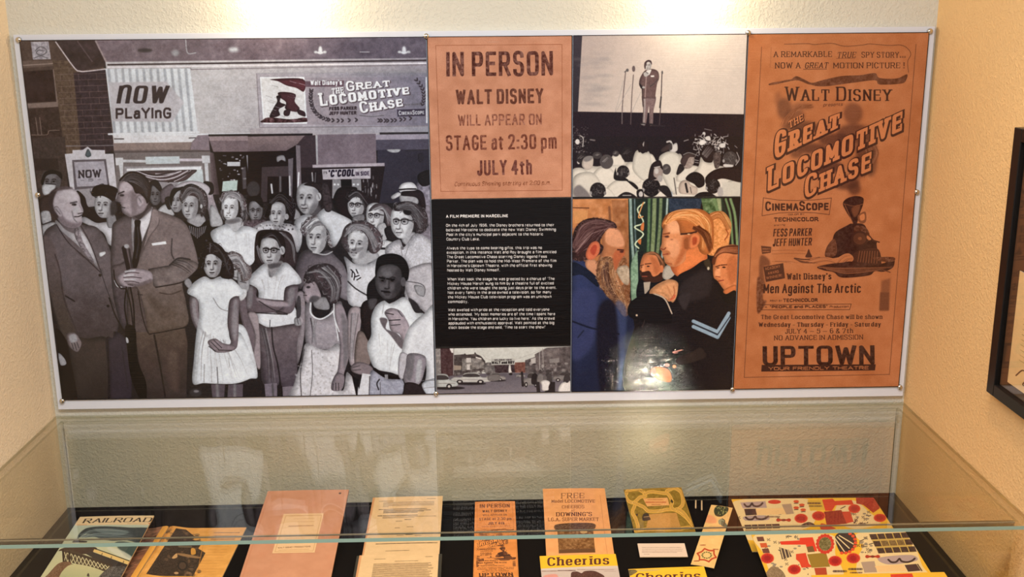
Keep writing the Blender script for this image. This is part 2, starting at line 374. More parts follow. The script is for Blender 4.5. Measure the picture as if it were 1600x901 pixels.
    def glyphs(s, text, wx, wy, serif, x_scale=1., sc=None, gap=1.5, track=0., grow=0.):
        """polys in text units (cap height 10), and total width"""
        x = 0.; out = []; GX, GYW = wx + grow, wy + grow; r = GX / GYW
        for ch in text:
            if ch == ' ': x += 4.2 * x_scale + track; continue
            f = 1.
            if sc and ch.islower(): ch = ch.upper(); f = sc
            st = GLY.get(ch, GLY['-'])
            gw = max(q[:, 0].max() for _, q in st) * f * x_scale
            x += wx / 2 + (serif * .35 if serif else 0)
            H = 10 * f
            fit = lambda y: wy / 2 + y * (H - wy) / 10 if y >= 0 else wy / 2 + y * f
            for kind, q in st:
                raw = q
                q = np.stack([q[:, 0] * f * x_scale, [fit(y) for y in q[:, 1]]], 1)
                z = chaikin(q, kind == 'o') if kind else q.copy()
                if kind != 'o':
                    for e, n, k in ((0, 1, 0), (-1, -2, -1)):
                        d = z[e] - z[n]; l = np.hypot(*d) + 1e-9; d = d / l
                        if abs(d[1]) > abs(d[0]) * .8:
                            if min(abs(raw[k, 1] - v) for v in (0, 7, 10, -3)) < .05: z[e] = z[e] + d * (wy / 2 / abs(d[1]) + (grow / 2 if grow else 0))
                        elif not kind: z[e] = z[e] + d * GX / 2
                z = z + [x, 0]
                out += [u * [1, 1 / r] for u in s.caps(z * [1, r], GX, closed=kind == 'o', rnd=False)]
                if serif and kind != 'o':
                    for k, n, e in ((0, 1, 0), (-1, -2, -1)):
                        d = q[n] - q[k]; y = raw[k, 1]; c = z[e]; t = GYW * .5; g = serif + GX / 2
                        if abs(d[1]) > abs(d[0]) * .8 and min(abs(y), abs(y - 7), abs(y - 10), abs(y + 3)) < .05:
                            b = c[1] - grow / 2 * (1 if d[1] < 0 else -1)
                            yc = b - wy / 2 if d[1] < 0 else b + wy / 2
                            out.append(np.array([[c[0] - g, yc - t], [c[0] + g, yc - t], [c[0] + g, yc + t], [c[0] - g, yc + t]]))
                        elif abs(d[1]) <= abs(d[0]) * .8 and min(abs(y), abs(y - 10)) < .05 and not kind:
                            v = 1 if y < 5 else -1
                            o = np.sign(d[0]) * GX / 2 * .8
                            out.append(np.array([[c[0], c[1]], [c[0] + o * 1.2, c[1]], [c[0] + o * 1.2, c[1] + v * 2.8 * f], [c[0], c[1] + v * 2.8 * f]]))
            x += gw + wx / 2 + (serif * .35 if serif else 0) + gap * (x_scale ** .5) * f + track
        return out, max(x - gap * x_scale ** .5, 1)
    def T(s, text, x0, y0, x1, y1, h, col, w=1.6, wy=None, serif=0., h1=None, skew=0., blur=0, a=1., sc=None, up=None, grow=0., off=(0, 0), track=0., **k):
        """text fitted between baseline ends (x0,y0)-(x1,y1) with cap height h"""
        wy = wy or w; xs = 1.
        for _ in range(3):
            g, W = s.glyphs(text, w, wy, serif, xs, sc, track=track)
            L = math.hypot(x1 - x0, y1 - y0); want = L / h * 10
            g0, W0 = s.glyphs(text, w, wy, serif, xs * 1.01, sc, track=track)
            xs = max(.15, xs + (want - W) / max((W0 - W) / (xs * .01), 1e-6))
        g, W = s.glyphs(text, w, wy, serif, xs, sc, track=track, grow=grow)
        b = np.array([x1 - x0, y1 - y0]); n = np.array([b[1], -b[0]]) / np.hypot(*b)
        h1 = h if h1 is None else h1
        if up is not None: n = np.array(up) / np.hypot(*up)
        out = []
        for q in g:
            t = q[:, :1] / W
            out.append(np.array([x0 + off[0], y0 + off[1]]) + t * b + n * (q[:, 1:] / 10) * (h + (h1 - h) * t) + b / np.hypot(*b) * skew * q[:, 1:] / 10 * h)
        s.put(out, col, blur, a, **k)
    def curve(s, q, pts_in, pts_out, tone=(1, 1, 1)):
        """tone curve on the box around q"""
        s.clip(q); a, b, c, d = s.cl; s.cl = (0, 0, s.w, s.h)
        s.im[b:d, a:c] = np.interp(s.im[b:d, a:c], pts_in, pts_out) * np.array(tone)
    def soften(s, q, r, mottle=0.):
        s.clip(q); a, b, c, d = s.cl; s.cl = (0, 0, s.w, s.h)
        for i in range(3): s.im[b:d, a:c, i] = boxblur(s.im[b:d, a:c, i], r) * .65 + s.im[b:d, a:c, i] * .35
        if mottle:
            n = vnoise(d - b, c - a, 9) * .5 + vnoise(d - b, c - a, 4) * .5 + vnoise(d - b, c - a, 40) * .5 - .75
            s.im[b:d, a:c] *= (1 + mottle * n)[..., None]
    def grain(s, amp, p=None, cell=1.):
        g = RNG.normal(0, amp / 255., (s.h, s.w, 1))
        s.im = np.clip(s.im + g, 0, 1).astype(np.float32)
    # a face seen from the front or turned; cx cy centre, w h size, turn -1..1 (left..right)
    def face(s, cx, cy, w, h, skin=190, turn=0., rot=0., sh=1, glasses=False, smile=0., old=0, dark=40, pitch=0., c=.9):
        def X(u, v):
            u, v = u * w / 2, v * h / 2
            return cx + u * math.cos(rot) - v * math.sin(rot), cy + u * math.sin(rot) + v * math.cos(rot)
        def PP(l): return [X(u, v) for u, v in l]
        mul = lambda f: np.clip(skin * f, 4, 250) if np.isscalar(skin) else np.clip(np.array(skin) * f, 4, 250)
        s.P(PP([(-1., -.3), (-.8, -.85), (0, -1.05), (.8, -.85), (1., -.3), (.98, .2), (.8, .62), (.4, .96), (0, 1.02), (-.4, .96), (-.8, .62), (-.98, .2)]), mul(1.03))
        b = w * .05
        s.P(PP([(.95 * sh, -.8), (1. * sh, .2), (.7 * sh, .75), (.2 * sh, 1), (.3 * sh, .6), (.52 * sh, .1), (.5 * sh, -.5)]), mul(.72), blur=w * .08, a=.6)
        s.P(PP([(-.5 * sh + turn * .3, -.75), (.1 * sh + turn * .3, -.8), (.2 * sh + turn * .3, -.45), (-.4 * sh + turn * .3, -.4)]), mul(1.1), blur=w * .08, a=.6)
        t = turn * .38
        near, far = 1 + abs(turn) * .05, 1 - abs(turn) * .35
        ey = -.08 + pitch
        for sd in (-1, 1):
            f = far if sd * turn > 0 else near
            ex = t + sd * .38 * f
            s.E(*X(ex, ey), w * .15 * f, h * .075, mul(.6), blur=w * .05, a=.62 * c, rot=rot)
            s.E(*X(ex - turn * -.03, ey + .015), w * .07 * f, h * .026, mul(.18) if np.isscalar(skin) else mul(.2), a=.95, rot=rot)
            s.E(*X(ex + .09 * f, ey + .01), w * .025 * f, h * .014, mul(1.15), a=.55, rot=rot)
            s.L(PP([(ex - .19 * f, ey - .15), (ex, ey - .2), (ex + .19 * f, ey - .15)]), mul(.4), w * .05, blur=w * .012, a=.8 * c)
            s.P(PP([(ex - .18 * f, ey + .36), (ex + .1 * f, ey + .3), (ex + .15 * f, ey + .5), (ex - .1 * f, ey + .55)]), mul(1.1), blur=w * .06, a=.45)
        sd = sh if abs(turn) < .25 else (-1 if turn > 0 else 1)
        s.L(PP([(t + turn * .1 + sd * .1, ey + .02), (t + turn * .28 + sd * .13, ey + .33), (t + turn * .3 + sd * .16, ey + .43)]), mul(.62), w * .07, blur=w * .03, a=.75 * c)
        s.L(PP([(t + turn * .3 - .16, ey + .47), (t + turn * .32, ey + .51), (t + turn * .3 + .16, ey + .47)]), mul(.42), w * .05, blur=w * .018, a=.85 * c)
        s.L(PP([(t + turn * .1, ey - .02), (t + turn * .3, ey + .36)]), mul(1.14), w * .07, blur=w * .03, a=.6)
        my = ey + .72
        s.L(PP([(t - .24 + turn * .18, my - smile * .06), (t + turn * .22, my + smile * .03), (t + .24 + turn * .18, my - smile * .06)]), mul(.3), w * .05, blur=w * .012, a=.9 * c)
        if smile > .5: s.L(PP([(t - .15 + turn * .18, my + .01), (t + turn * .22, my + .035), (t + .15 + turn * .18, my + .01)]), mul(1.25), w * .045, a=.9)
        s.L(PP([(t - .14 + turn * .2, my + .12), (t + turn * .22, my + .15), (t + .14 + turn * .2, my + .12)]), mul(.68), w * .06, blur=w * .03, a=.7)
        if old:
            for sd in (-1, 1): s.L(PP([(t + sd * .25 + turn * .2, ey + .45), (t + sd * .4 + turn * .2, ey + .75)]), mul(.6), w * .04, blur=w * .02, a=.6)
        if glasses:
            for sd in (-1, 1):
                f = far if sd * turn > 0 else near
                ex = t + sd * .4 * f
                s.L(PP([(ex - .26 * f, ey - .1), (ex + .26 * f, ey - .1), (ex + .22 * f, ey + .14), (ex, ey + .19), (ex - .22 * f, ey + .14)]), dark, w * .028, closed=True, a=.75)
                s.L(PP([(ex - .28 * f, ey - .12), (ex + .28 * f, ey - .12)]), dark, w * .05, a=.85)
            s.L(PP([(t - .16, ey - .06), (t + .16, ey - .06)]), dark, w * .05)
            s.L(PP([(t - np.sign(turn or 1) * .64, ey - .08), (-np.sign(turn or 1) * .95, ey - .02)]), dark, w * .05)
# ---------------------------------------------------------------- the big wall panel: seven prints drawn on one sheet
PAN = Canvas(3000, 1248, "30.5 62 1452.5 51 1404.8 603.5 96.5 626", 110)
def paint_crowd(c):
    P, Q, L, E, T, S, face = c.P, c.Q, c.L, c.E, c.T, c.strands, c.face
    c.fr()
    Q("20 50 676 50 690 630 90 640", 48)
    # --- facade, left
    c.fr(30, 50, 4.505)
    Q("-20 40 260 40 610 250 680 830 330 870 100 980", (94, 81, 77), tex=10, texc=26)
    Q("85 65 210 62 228 188 100 190", (163, 158, 164), tex=30); L("115 130 150 100 190 115 195 140 160 160 125 145 140 125 175 130", 90, 5, a=.8); L("110 180 150 165 205 180", 100, 6, a=.7)
    Q("10 200 245 195 250 235 20 250", (112, 98, 93)); L("20 232 245 218", (150, 136, 130), 7); Q("35 275 240 262 262 485 55 495", (62, 45, 47), tex=14, texc=30)
    L("245 262 272 495", (132, 118, 113), 8); Q("58 500 275 488 278 525 62 532", (130, 116, 111)); Q("65 540 285 522 312 800 85 832", (72, 57, 55), tex=16)
    L("118 600 134 720", (128, 114, 108), 6); L("146 598 160 718", (128, 114, 108), 6); L("85 722 195 720 215 692 285 688", (140, 126, 118), 4); Q("85 802 312 790 325 850 95 868", (92, 82, 80))
    Q("240 195 400 200 445 860 322 862", (99, 85, 76), tex=16); Q("388 285 612 262 672 835 440 862", (63, 51, 61), tex=16)
    for i in range(15):
        y = 203 + i * 42.5; xl = 258 + (y - 200) * .11; xr = 612 + (y - 262) * .098
        if y > 250: L([(xl, y + 8), (xr, y - 2)], (124, 108, 106), 3.6, a=.85, smooth=False)
        else: L([(xl, y + 8), (390, y + 4)], (124, 108, 100), 3.6, a=.7, smooth=False)
        for j in range(4):
            x = xl + 25 + j * 128 + (64 if i % 2 else 0)
            if x < xr - 8 and (y > 250 or x < 385): L([(x, y + 4), (x + 4, y + 44)], (124, 108, 106), 3.4, a=.8, smooth=False)
    Q("255 50 545 50 632 235 430 272 385 250", (72, 59, 63), tex=18, texc=25); L("415 60 520 205", (112, 100, 104), 6, blur=2)
    c.fr()
    Q("148 55 680 50 680 97 172 104", (122, 110, 117), tex=14, texc=26, grad=((108, 100, 110), "440 70 560 70"))
    for x in (503, 634): E(x, 78, 3, 6, 205, 1.2); E(x - 7, 81, 3, 2, 190, 1); E(x + 7, 81, 3, 2, 190, 1); E(x, 82, 5, 2, 200, 1)
    E(367, 77, 8, 4, 190, 3); E(228, 78, 12, 3, 60, 1.5, .8); E(276, 82, 6, 5, 150, 2)
    L("292 60 295 82 308 82", 165, 1.5); L("565 81 580 81", 190, 1.3, a=.7)
    c.fr(30, 50, 4.505)
    L("262 66 390 245 432 272 480 273 615 257", (192, 182, 184), 9); L("545 60 630 230", (152, 140, 142), 12)
    c.fr()
    Q("166 96 676 90 680 212 180 216", (184, 180, 182), grad=((150, 144, 150), "330 150 672 150"))
    L("170 100.5 676 94", (72, 62, 66), 2.4); L("170 104.5 676 98.5", (214, 206, 210), 2.2); L("172 108 300 106", (120, 112, 114), 1.2); L("300 108 676 101", (140, 132, 136), 1.6)
    # striped NOW PLAYING board
    Q("166 107 299 106 311 208 178 209", (206, 208, 212))
    for i in range(12):
        x = 171 + i * 11; L([(x, 108), (x + 9.5, 207)], (158, 160, 166), 4.4, a=.85, smooth=False, blur=.5)
    Q("171 128 262 127 289 160 271 190 177 189", (180, 176, 181), blur=.8)
    T("now", 183, 161, 262, 161, 38, (58, 48, 56), w=1.75, wy=1.0, skew=.18); T("PLaYInG", 182, 185, 269, 184, 16.5, (62, 50, 58), w=1.9)
    L("171 209 312 206", 214, 3)
    # film banner
    c.fr(390, 90, 5.333)
    L("70 128 95 580 1500 570", (118, 110, 114), 5, smooth=False); L("70 128 1490 120", 150, 4); Q("72 130 1495 125 1500 565 98 578", (166, 160, 166), grad=((134, 130, 142), "500 300 1500 300"))
    Q("1000 108 1500 100 1500 150 700 155", 135, a=.4, blur=12)
    Q("98 160 468 160 490 548 126 550", 224); Q("106 168 458 168 478 538 134 540", (208, 205, 206))
    P("190 178 455 176 466 280 400 250 320 230 250 195", (96, 58, 66)); P("250 290 320 285 395 305 388 365 428 420 400 450 310 425 315 370 265 330", (90, 58, 66))
    P("235 320 272 316 265 368 312 392 255 430 262 480 178 494 215 410 242 362", (66, 48, 54)); P("120 518 180 496 350 512 475 498 482 534 132 540", (88, 62, 66), tex=60)
    P("300 440 350 430 340 480 300 480", (70, 50, 56)); P("410 430 470 450 475 490 420 470", (70, 50, 56))
    for i in range(26): x, y = RNG.uniform(120, 440), RNG.uniform(190, 500); L([(x, y), (x + 50, y + 16)], 120 if i % 2 else 232, 4, a=.5)
    Q("478 165 1490 160 1495 565 495 555", (154, 146, 152), grad=((128, 124, 136), "700 300 1480 300"))
    Q("475 196 800 188 797 240 475 242", (108, 90, 98)); T("Walt Disney's", 520, 228, 782, 224, 40, 214, w=1.9)
    def loco(f, s0, s1):
        for (t, x0, y0, x1, y1, h, h1) in (("THE", 697, 303, 800, 292, 46, 50), ("Great", 818, 278, 1185, 238, 82, 62), ("Locomotive", 600, 405, 1345, 302, 112, 74), ("Chase", 935, 462, 1292, 402, 96, 78)):
            f(t, x0, y0, x1, y1, h, s0, w=2, wy=1.5, serif=.7, h1=h1, sc=.8, grow=.9, off=(6, 5)); f(t, x0, y0, x1, y1, h, s1, w=2, wy=1.5, serif=.7, h1=h1, sc=.8)
    loco(T, (98, 88, 94), (226, 224, 226))
    T("FESS PARKER", 676, 438, 905, 432, 28, (66, 54, 60), w=2.4); T("JEFF HUNTER", 676, 476, 902, 472, 28, (66, 54, 60), w=2.4)
    Q("1240 432 1475 424 1478 484 1246 490", (76, 68, 82)); T("CinemaScope", 1256, 478, 1468, 470, 36, 178, w=1.8, sc=.8); T("PRINT BY TECHNICOLOR", 1300, 400, 1440, 390, 12, 110, w=1.6)
    for (g, n) in (("528 255 522 340 545 430 610 495 720 522 940 516", 22), ("1395 172 1450 250 1466 330 1450 400", 9), ("1070 522 1200 522 1385 500", 9)):
        q = catmull(pts(g), False, 12)
        for i in np.linspace(2, len(q) - 3, n).astype(int):
            d = q[i + 1] - q[i]; a = math.atan2(d[1], d[0])
            E(q[i, 0] + 8 * math.sin(a), q[i, 1] - 8 * math.cos(a), 16, 6, (78, 70, 76), rot=a + .6); E(q[i, 0] - 8 * math.sin(a), q[i, 1] + 8 * math.cos(a), 16, 6, (78, 70, 76), rot=a - .6)
    L("930 480 1030 490 1130 480", 100, 5); Q("1480 160 1492 160 1496 545 1484 545", 205)
    # --- below the marquee
    c.fr(160, 190, 6.154)
    Q("100 118 1600 108 1700 125 110 140", 212); Q("108 130 930 130 922 175 870 195 115 206", (208, 206, 209)); Q("118 158 215 158 215 168 118 168", 70); Q("840 150 920 147 920 156 840 159", 70)
    Q("110 204 870 194 850 275 118 288", (142, 129, 126)); Q("928 128 1032 124 1045 290 850 288 868 196", (136, 125, 132)); Q("118 272 850 266 1045 272 1050 302 120 304", (112, 102, 102)); L("120 290 1040 280", 70, 5); Q("1030 120 1700 112 1700 132 1032 140", 46)
    Q("1034 140 1700 132 1700 182 1040 182", (152, 138, 141)); Q("1040 182 1700 182 1700 290 1078 290", (124, 111, 116))
    Q("1070 288 1800 284 1800 700 1100 700", (37, 27, 31)); Q("1038 288 1082 300 1135 700 1060 700", (112, 100, 104), grad=((70, 60, 64), "1050 400 1120 400"))
    Q("1210 384 1336 384 1336 426 1210 426", 188); Q("1168 572 1312 560 1304 660 1158 670", (176, 190, 186)); Q("1395 320 1420 318 1446 580 1420 592", 152); Q("1520 440 1650 430 1650 700 1520 700", (67, 58, 62))
    for i in range(26): E(RNG.uniform(1120, 1390), RNG.uniform(320, 560), RNG.uniform(4, 16), RNG.uniform(4, 10), RNG.uniform(90, 215), 2, .8)
    Q("1350 440 1390 430 1395 640 1360 650", 130, a=.6, blur=5)
    Q("125 300 1042 290 1062 700 140 700", (122, 115, 116)); Q("130 345 206 343 206 415 136 417", 196); L("205 375 425 378", 188, 26); L("750 366 965 365", (188, 180, 188), 26); Q("420 335 750 330 753 400 425 406", (184, 191, 195)); Q("964 324 1042 324 1046 395 970 396", 190)
    Q("165 415 206 415 206 570 185 570", 190); Q("990 398 1025 396 1036 600 1005 600", 190); Q("214 430 970 420 988 640 214 640", (146, 142, 146))
    Q("850 465 970 455 990 640 690 640", (186, 193, 196)); P("340 470 500 466 700 466 910 460 870 512 800 566 700 580 560 575 440 560", (88, 76, 80))
    for g in ("345 478 480 522 620 520 765 474", "400 520 560 556 700 535 830 470", "700 570 780 530 860 470", "520 500 640 500 720 474"): L(g, (190, 184, 190), 11)
    for g in ("380 480 480 508 600 500 720 476", "640 580 740 545 870 470"): L(g, (52, 42, 46), 9)
    Q("240 450 960 428 958 458 240 472", 216)
    c.fr(400, 190, 5.517)
    Q("-40 56 1510 38 1510 86 -40 108", (168, 161, 164), grad=((150, 148, 156), "0 80 1500 80")); Q("-60 106 500 100 500 118 -60 126", 44); Q("1078 92 1510 88 1510 106 1080 110", 58)
    Q("-60 126 432 118 360 200 270 250 -60 256", (134, 120, 122), grad=((112, 100, 104), "0 130 0 250")); Q("-60 256 270 250 360 198 400 200 405 700 -60 700", (38, 28, 33)); Q("430 120 530 114 535 700 395 700 385 208 360 200", (76, 63, 70))
    Q("1040 112 1510 104 1512 150 1040 156", (152, 146, 156)); Q("1045 155 1512 150 1514 242 1045 246", (90, 86, 98)); Q("1060 242 1516 238 1530 700 1060 700", (67, 63, 78), grad=((58, 54, 66), "1100 300 1450 640")); P("1140 240 1200 236 1258 238 1240 262 1195 266 1160 258", 172)
    P("1410 280 1445 270 1460 310 1440 345 1415 340", (58, 54, 64)); L("1300 250 1500 240", 60, 7)
    Q("395 395 1125 378 1075 700 400 700", (47, 37, 41)); Q("525 110 1045 104 1052 362 530 368", (124, 113, 121), tex=8, texc=40); Q("524 112 542 112 547 368 532 368", 165); Q("498 370 1120 354 1122 382 500 396", (168, 160, 167))
    Q("354 200 392 204 402 560 366 592", (128, 120, 126)); Q("288 322 332 310 322 650 295 650", (112, 106, 112)); L("380 440 372 590", 205, 13); L("300 470 304 630", 186, 12); L("142 540 150 612", 190, 16, blur=2); L("220 400 220 600", 112, 18, blur=3); P("190 300 250 288 266 340 230 328 195 346", 142); L("495 440 500 510", 156, 12); L("525 440 520 520", 110, 8)
    for i in range(26): E(RNG.uniform(930, 1060), RNG.uniform(480, 650), 5, RNG.uniform(5, 22), RNG.uniform(80, 190), 2, .7)
    Q("60 390 290 380 290 470 110 470 105 690 50 690", (78, 68, 73))
    Q("580 410 1000 397 1000 490 588 498", (174, 168, 174)); T("'C'COOL", 632, 476, 862, 468, 60, (40, 32, 50), w=2.2, skew=.15); T("IN SIDE", 872, 466, 990, 461, 36, (70, 60, 76), w=1.8); T("IT'S", 592, 450, 625, 448, 20, 90)
    Q("670 497 742 496 746 560 684 660 668 660", 140); Q("835 495 916 494 922 620 840 570", 140); Q("745 504 833 504 833 552 745 554", 24)
    for x in (690, 720, 855, 890): E(x, 540, 9, 8, 222, 3)
    # --- people, back to front
    c.fr(30, 220, 4.29)
    Q("90 -20 310 -30 330 320 150 420 100 300", (80, 68, 66), tex=12); Q("105 118 262 116 268 190 110 200", (62, 50, 50))
    L("318 32 640 28", 130, 5); Q("308 86 360 82 360 60 430 58 462 36 490 58 578 60 580 85 636 84 657 312 600 318 345 330", (196, 192, 198)); Q("357 126 585 120 610 306 374 338", (104, 98, 104)); Q("370 140 572 134 597 296 390 306", (166, 162, 170)); P("465 52 487 92 465 108 446 92", (88, 98, 104))
    T("NOW", 400, 249, 553, 243, 54, (62, 56, 64), w=1.9, serif=.4); T("- 5 -", 415, 272, 550, 266, 18, 110); Q("340 330 600 305 660 310 660 420 400 450", (150, 146, 150))
    face(215, 275, 130, 150, 118, -.2); P("148 270 170 212 220 193 282 212 288 255 245 222 185 232 160 295", 42); P("158 295 240 288 232 332 168 362", 196); L("180 285 245 290", 70, 7)
    P("138 390 200 365 222 430 250 560 170 560 140 480", (72, 58, 58)); P("145 480 200 470 215 540 165 570", 168, tex=20); P("150 566 240 545 215 600 160 640", 176); L("160 560 240 530", 60, 8)
    P("385 338 440 372 465 440 540 480 590 540 520 550 430 510", (44, 34, 38)); P("420 540 440 508 520 548 600 545 645 600 645 700 600 690 560 610", (202, 200, 206)); pass
    P("590 505 640 488 655 565 600 580", 146); face(572, 432, 128, 165, 172, -.6); P("486 350 510 303 580 292 655 315 690 370 715 450 700 500 640 480 630 410 565 368 505 372", (38, 24, 31)); c.curls("486 350 510 303 580 292 655 315 690 370 715 450 700 500 640 480 630 410 565 368 505 372", 40, 24, 80, 26, 5); P("615 420 650 400 660 470 620 500", 70, blur=10)
    # bald man in the pale suit, looking right
    P("160 640 250 552 330 545 420 560 520 578 582 660 625 780 660 1000 640 1330 380 1335 355 1318 240 1040 190 900", (112, 104, 108), tex=7, texc=30, grad=((80, 72, 74), "300 900 330 1300"))
    P("165 640 235 700 270 860 330 1160 380 1300 300 1340 170 880", (106, 96, 98), blur=10, grad=((84, 76, 72), "250 800 290 1250")); L("240 760 275 880 300 1060 390 1290", (72, 64, 66), 7, blur=4)
    P("250 530 310 592 375 618 402 566 420 600 475 690 528 842 490 806 440 745 350 660 252 572", (206, 202, 208)); P("370 596 402 590 432 680 500 800 482 806 430 742 380 655", (150, 142, 148), tex=46, texc=5)
    L("250 560 330 680 440 780 545 880", (68, 60, 64), 7, blur=1.5); L("415 568 480 690 545 865", (74, 66, 70), 6); L("340 690 420 770 470 800", (82, 74, 78), 5, blur=2); P("538 752 575 741 580 756 546 777", 212)
    E(544, 900, 11, 10, 40); E(597, 1107, 10, 9, 36); E(555, 880, 10, 30, 84, 8, .5); L("310 1040 370 1075", 40, 8, blur=2); L("545 860 590 1000 640 1120", 70, 5)
    P("208 430 203 372 238 326 310 308 372 325 406 370 416 420 433 468 422 500 424 545 402 574 350 582 300 566 258 522 232 480", (178, 170, 176))
    P("300 330 370 330 400 380 380 400 310 400 270 380", (196, 188, 194), blur=18); P("258 520 300 566 350 582 402 574 420 540 370 550 310 520 280 480", (118, 108, 114), blur=14, a=.8); P("198 382 214 338 262 312 238 370 228 420 240 470 264 500 252 522 218 482 200 432", (66, 55, 59), blur=6)
    P("228 340 290 303 366 314 330 322 268 330", (98, 88, 92), blur=6); P("234 450 258 438 287 478 288 506 262 502", (158, 150, 156)); L("246 455 275 490", 100, 5, blur=2); L("345 416 388 407", 80, 8, blur=2); E(370, 426, 17, 8, 70, 3); E(376, 426, 6, 5, 25, 1); L("404 430 428 468", 120, 4, blur=2, a=.6); L("396 487 428 482", 80, 7, blur=2); L("372 508 400 506 426 494", 62, 6, blur=1.5); L("355 470 368 520 390 545", 118, 6, blur=4); P("372 440 400 450 395 480 365 475", 186, blur=9, a=.6)
    c.fr(60, 420, 4.29)
    P("190 462 330 468 460 470 480 700 470 900 260 900 215 650", (80, 70, 68), grad=((60, 52, 52), "300 500 320 880")); P("452 472 500 462 512 420 590 480 622 700 610 900 475 900 468 700", (74, 66, 76), grad=((64, 56, 70), "500 480 540 880")); L("465 480 472 700 478 880", (44, 36, 42), 9, blur=3); L("560 520 600 800", 56, 5, blur=3)
    P("188 440 240 428 282 480 287 512 265 556 240 552 200 512", (134, 124, 126)); P("205 450 245 440 260 480 220 495", 160, blur=8)
    for g in ("222 500 235 540", "240 498 255 545", "258 495 270 530"): L(g, 80, 5, blur=1)
    P("115 405 180 470 215 620 255 880 160 890 130 560", (36, 28, 30)); P("132 565 172 600 185 640 145 645", 160)
    # men and women behind the second man
    c.fr(170, 240, 4.29)
    face(316, 275, 82, 135, 112); P("265 205 320 172 358 222 352 255 300 212 285 262", 45); P("350 252 420 200 445 240 400 300 360 330", (112, 104, 110)); P("330 390 385 338 445 405 400 415", 186); P("380 300 420 290 430 360 400 370", 48)
    face(458, 315, 92, 150, 158, -.3); P("412 300 430 240 480 215 520 230 470 250 440 290 425 350", 40); P("640 220 690 200 710 300 760 460 700 470 660 330", (160, 152, 158), tex=20); P("640 190 700 195 710 260 670 270", 45)
    P("436 222 520 183 622 188 684 230 664 278 620 238 540 213 470 226", (184, 178, 184)); P("490 240 560 200 650 250 672 330 655 400 620 420 560 400 500 340", 62)
    P("538 430 620 402 655 450 605 490 540 465", 158); face(548, 352, 112, 168, 172, -.4); P("478 292 500 238 562 213 640 245 668 320 655 390 622 418 625 335 580 285 520 288 500 332", (84, 72, 76)); c.curls("478 292 500 238 562 213 640 245 668 320 655 390 622 418 625 335 580 285 520 288 500 332", 70, 50, 170, 22, 5); S("490 290 540 225 620 250 650 330", "500 320 560 260 610 290 630 390", 40, 110, 5); E(626, 352, 8, 14, 190)
    pass; P("505 452 560 472 612 490 665 448 735 490 700 600 660 640 650 830 560 860 590 700 550 560", (32, 24, 28))
    for i in range(9): L([(545 + i * 14, 500 - abs(i - 4) * 4), (555 + i * 11, 530 + (4 - abs(i - 4)) * 9)], 150, 6, a=.8)
    for i in range(14): E(RNG.uniform(570, 680), RNG.uniform(580, 780), 5, 8, 90, 1.5, .7)
    # man with the microphone, looking left
    P("22 560 40 458 165 425 170 640 150 790 110 1180 40 1000 15 760", (112, 103, 106), tex=7, texc=30, grad=((88, 80, 86), "60 700 80 1100"))
    P("150 780 240 560 298 365 342 382 452 422 522 470 562 560 600 700 592 772 500 852 522 1000 532 1142 400 1184 280 1206 240 1180 205 1000 140 1000", (130, 119, 120), tex=8, texc=30, grad=((108, 96, 90), "350 650 380 1150"))
    c.fr(200, 420, 4.29)
    P("0 130 80 150 130 430 40 420 0 430", (98, 88, 88)); Q("50 425 140 425 385 398 402 500 392 890 130 890 70 600", (98, 86, 80), grad=((70, 59, 60), "200 430 220 870"), tex=8, texc=30); L("178 445 215 640 255 880", (42, 34, 36), 10, blur=3); P("270 600 330 560 340 800 290 800", (112, 98, 92), blur=20, a=.5)
    L("70 150 95 300 135 425 180 432 380 395", (46, 38, 38), 6, blur=1.5); L("215 160 290 170 360 145", (78, 68, 64), 6, blur=2); L("-10 130 20 250 40 420", 34, 8); L("65 170 100 175", 50, 4); P("130 170 260 260 330 300 300 340 200 300", (92, 80, 74), blur=22, a=.5)
    c.fr(60, 420, 4.29)
    P("585 385 652 405 662 600 722 760 722 890 690 890 620 720 595 520", (27, 20, 23)); L("592 120 580 250 600 390", 30, 9); L("618 120 640 250 645 415", 30, 9); P("588 460 602 468 606 495 592 495", 180); L("475 195 520 320 572 412", 38, 8)
    c.fr(170, 240, 4.29)
    P("158 428 212 440 268 372 300 358 288 430 246 540 216 606 206 540 190 452 170 530 172 640 162 640", (212, 208, 214)); P("176 450 216 448 213 500 224 600 198 742 172 780 152 765 175 640 186 540", (40, 31, 35)); L("196 490 202 590 186 700", 74, 8, blur=3)
    L("298 368 272 500 208 690", (84, 76, 78), 6, blur=2); L("334 400 338 470 275 560 215 690", (96, 87, 88), 5, blur=2); P("300 375 336 392 334 470 280 545 240 620 285 450", (140, 129, 130), blur=4); L("428 570 424 660 440 705", 74, 8, blur=2)
    P("270 775 400 752 470 702 580 722 602 762 545 822 480 862 320 897 296 842", (128, 118, 118), tex=14, texc=18); L("318 896 480 866 560 822 600 775", 40, 7, blur=1.5); L("410 748 470 700 550 708", 58, 8, blur=2); L("270 775 400 752", 70, 5); S("420 740 480 760 540 800", "470 710 530 730 590 780", 12, 90, 6, a=.5)
    Q("290 600 386 586 391 605 296 616", 222); P("20 760 70 740 130 720 150 790 80 850 60 900 30 860", (110, 100, 103))
    L("103 632 138 790", (42, 34, 40), 28); L("140 640 160 770", (70, 62, 66), 14); E(122, 620, 17, 14, 165, 2)
    P("66 815 120 782 180 768 280 788 298 842 270 862 180 888 150 894 90 882 62 845", (168, 158, 164)); P("110 860 200 870 280 840 290 860 180 892", (120, 110, 114), blur=8)
    for g in ("112 804 150 795 205 800", "100 830 160 826 222 834", "108 856 160 856 205 866", "130 878 165 882"): L(g, (84, 74, 78), 5, blur=1.5)
    for g in ("112 790 180 782", "105 818 170 812", "108 844 180 842"): L(g, 200, 8, blur=3)
    L("40 850 60 890 90 895", 190, 6); L("35 780 45 850 80 900 120 905", 34, 7)
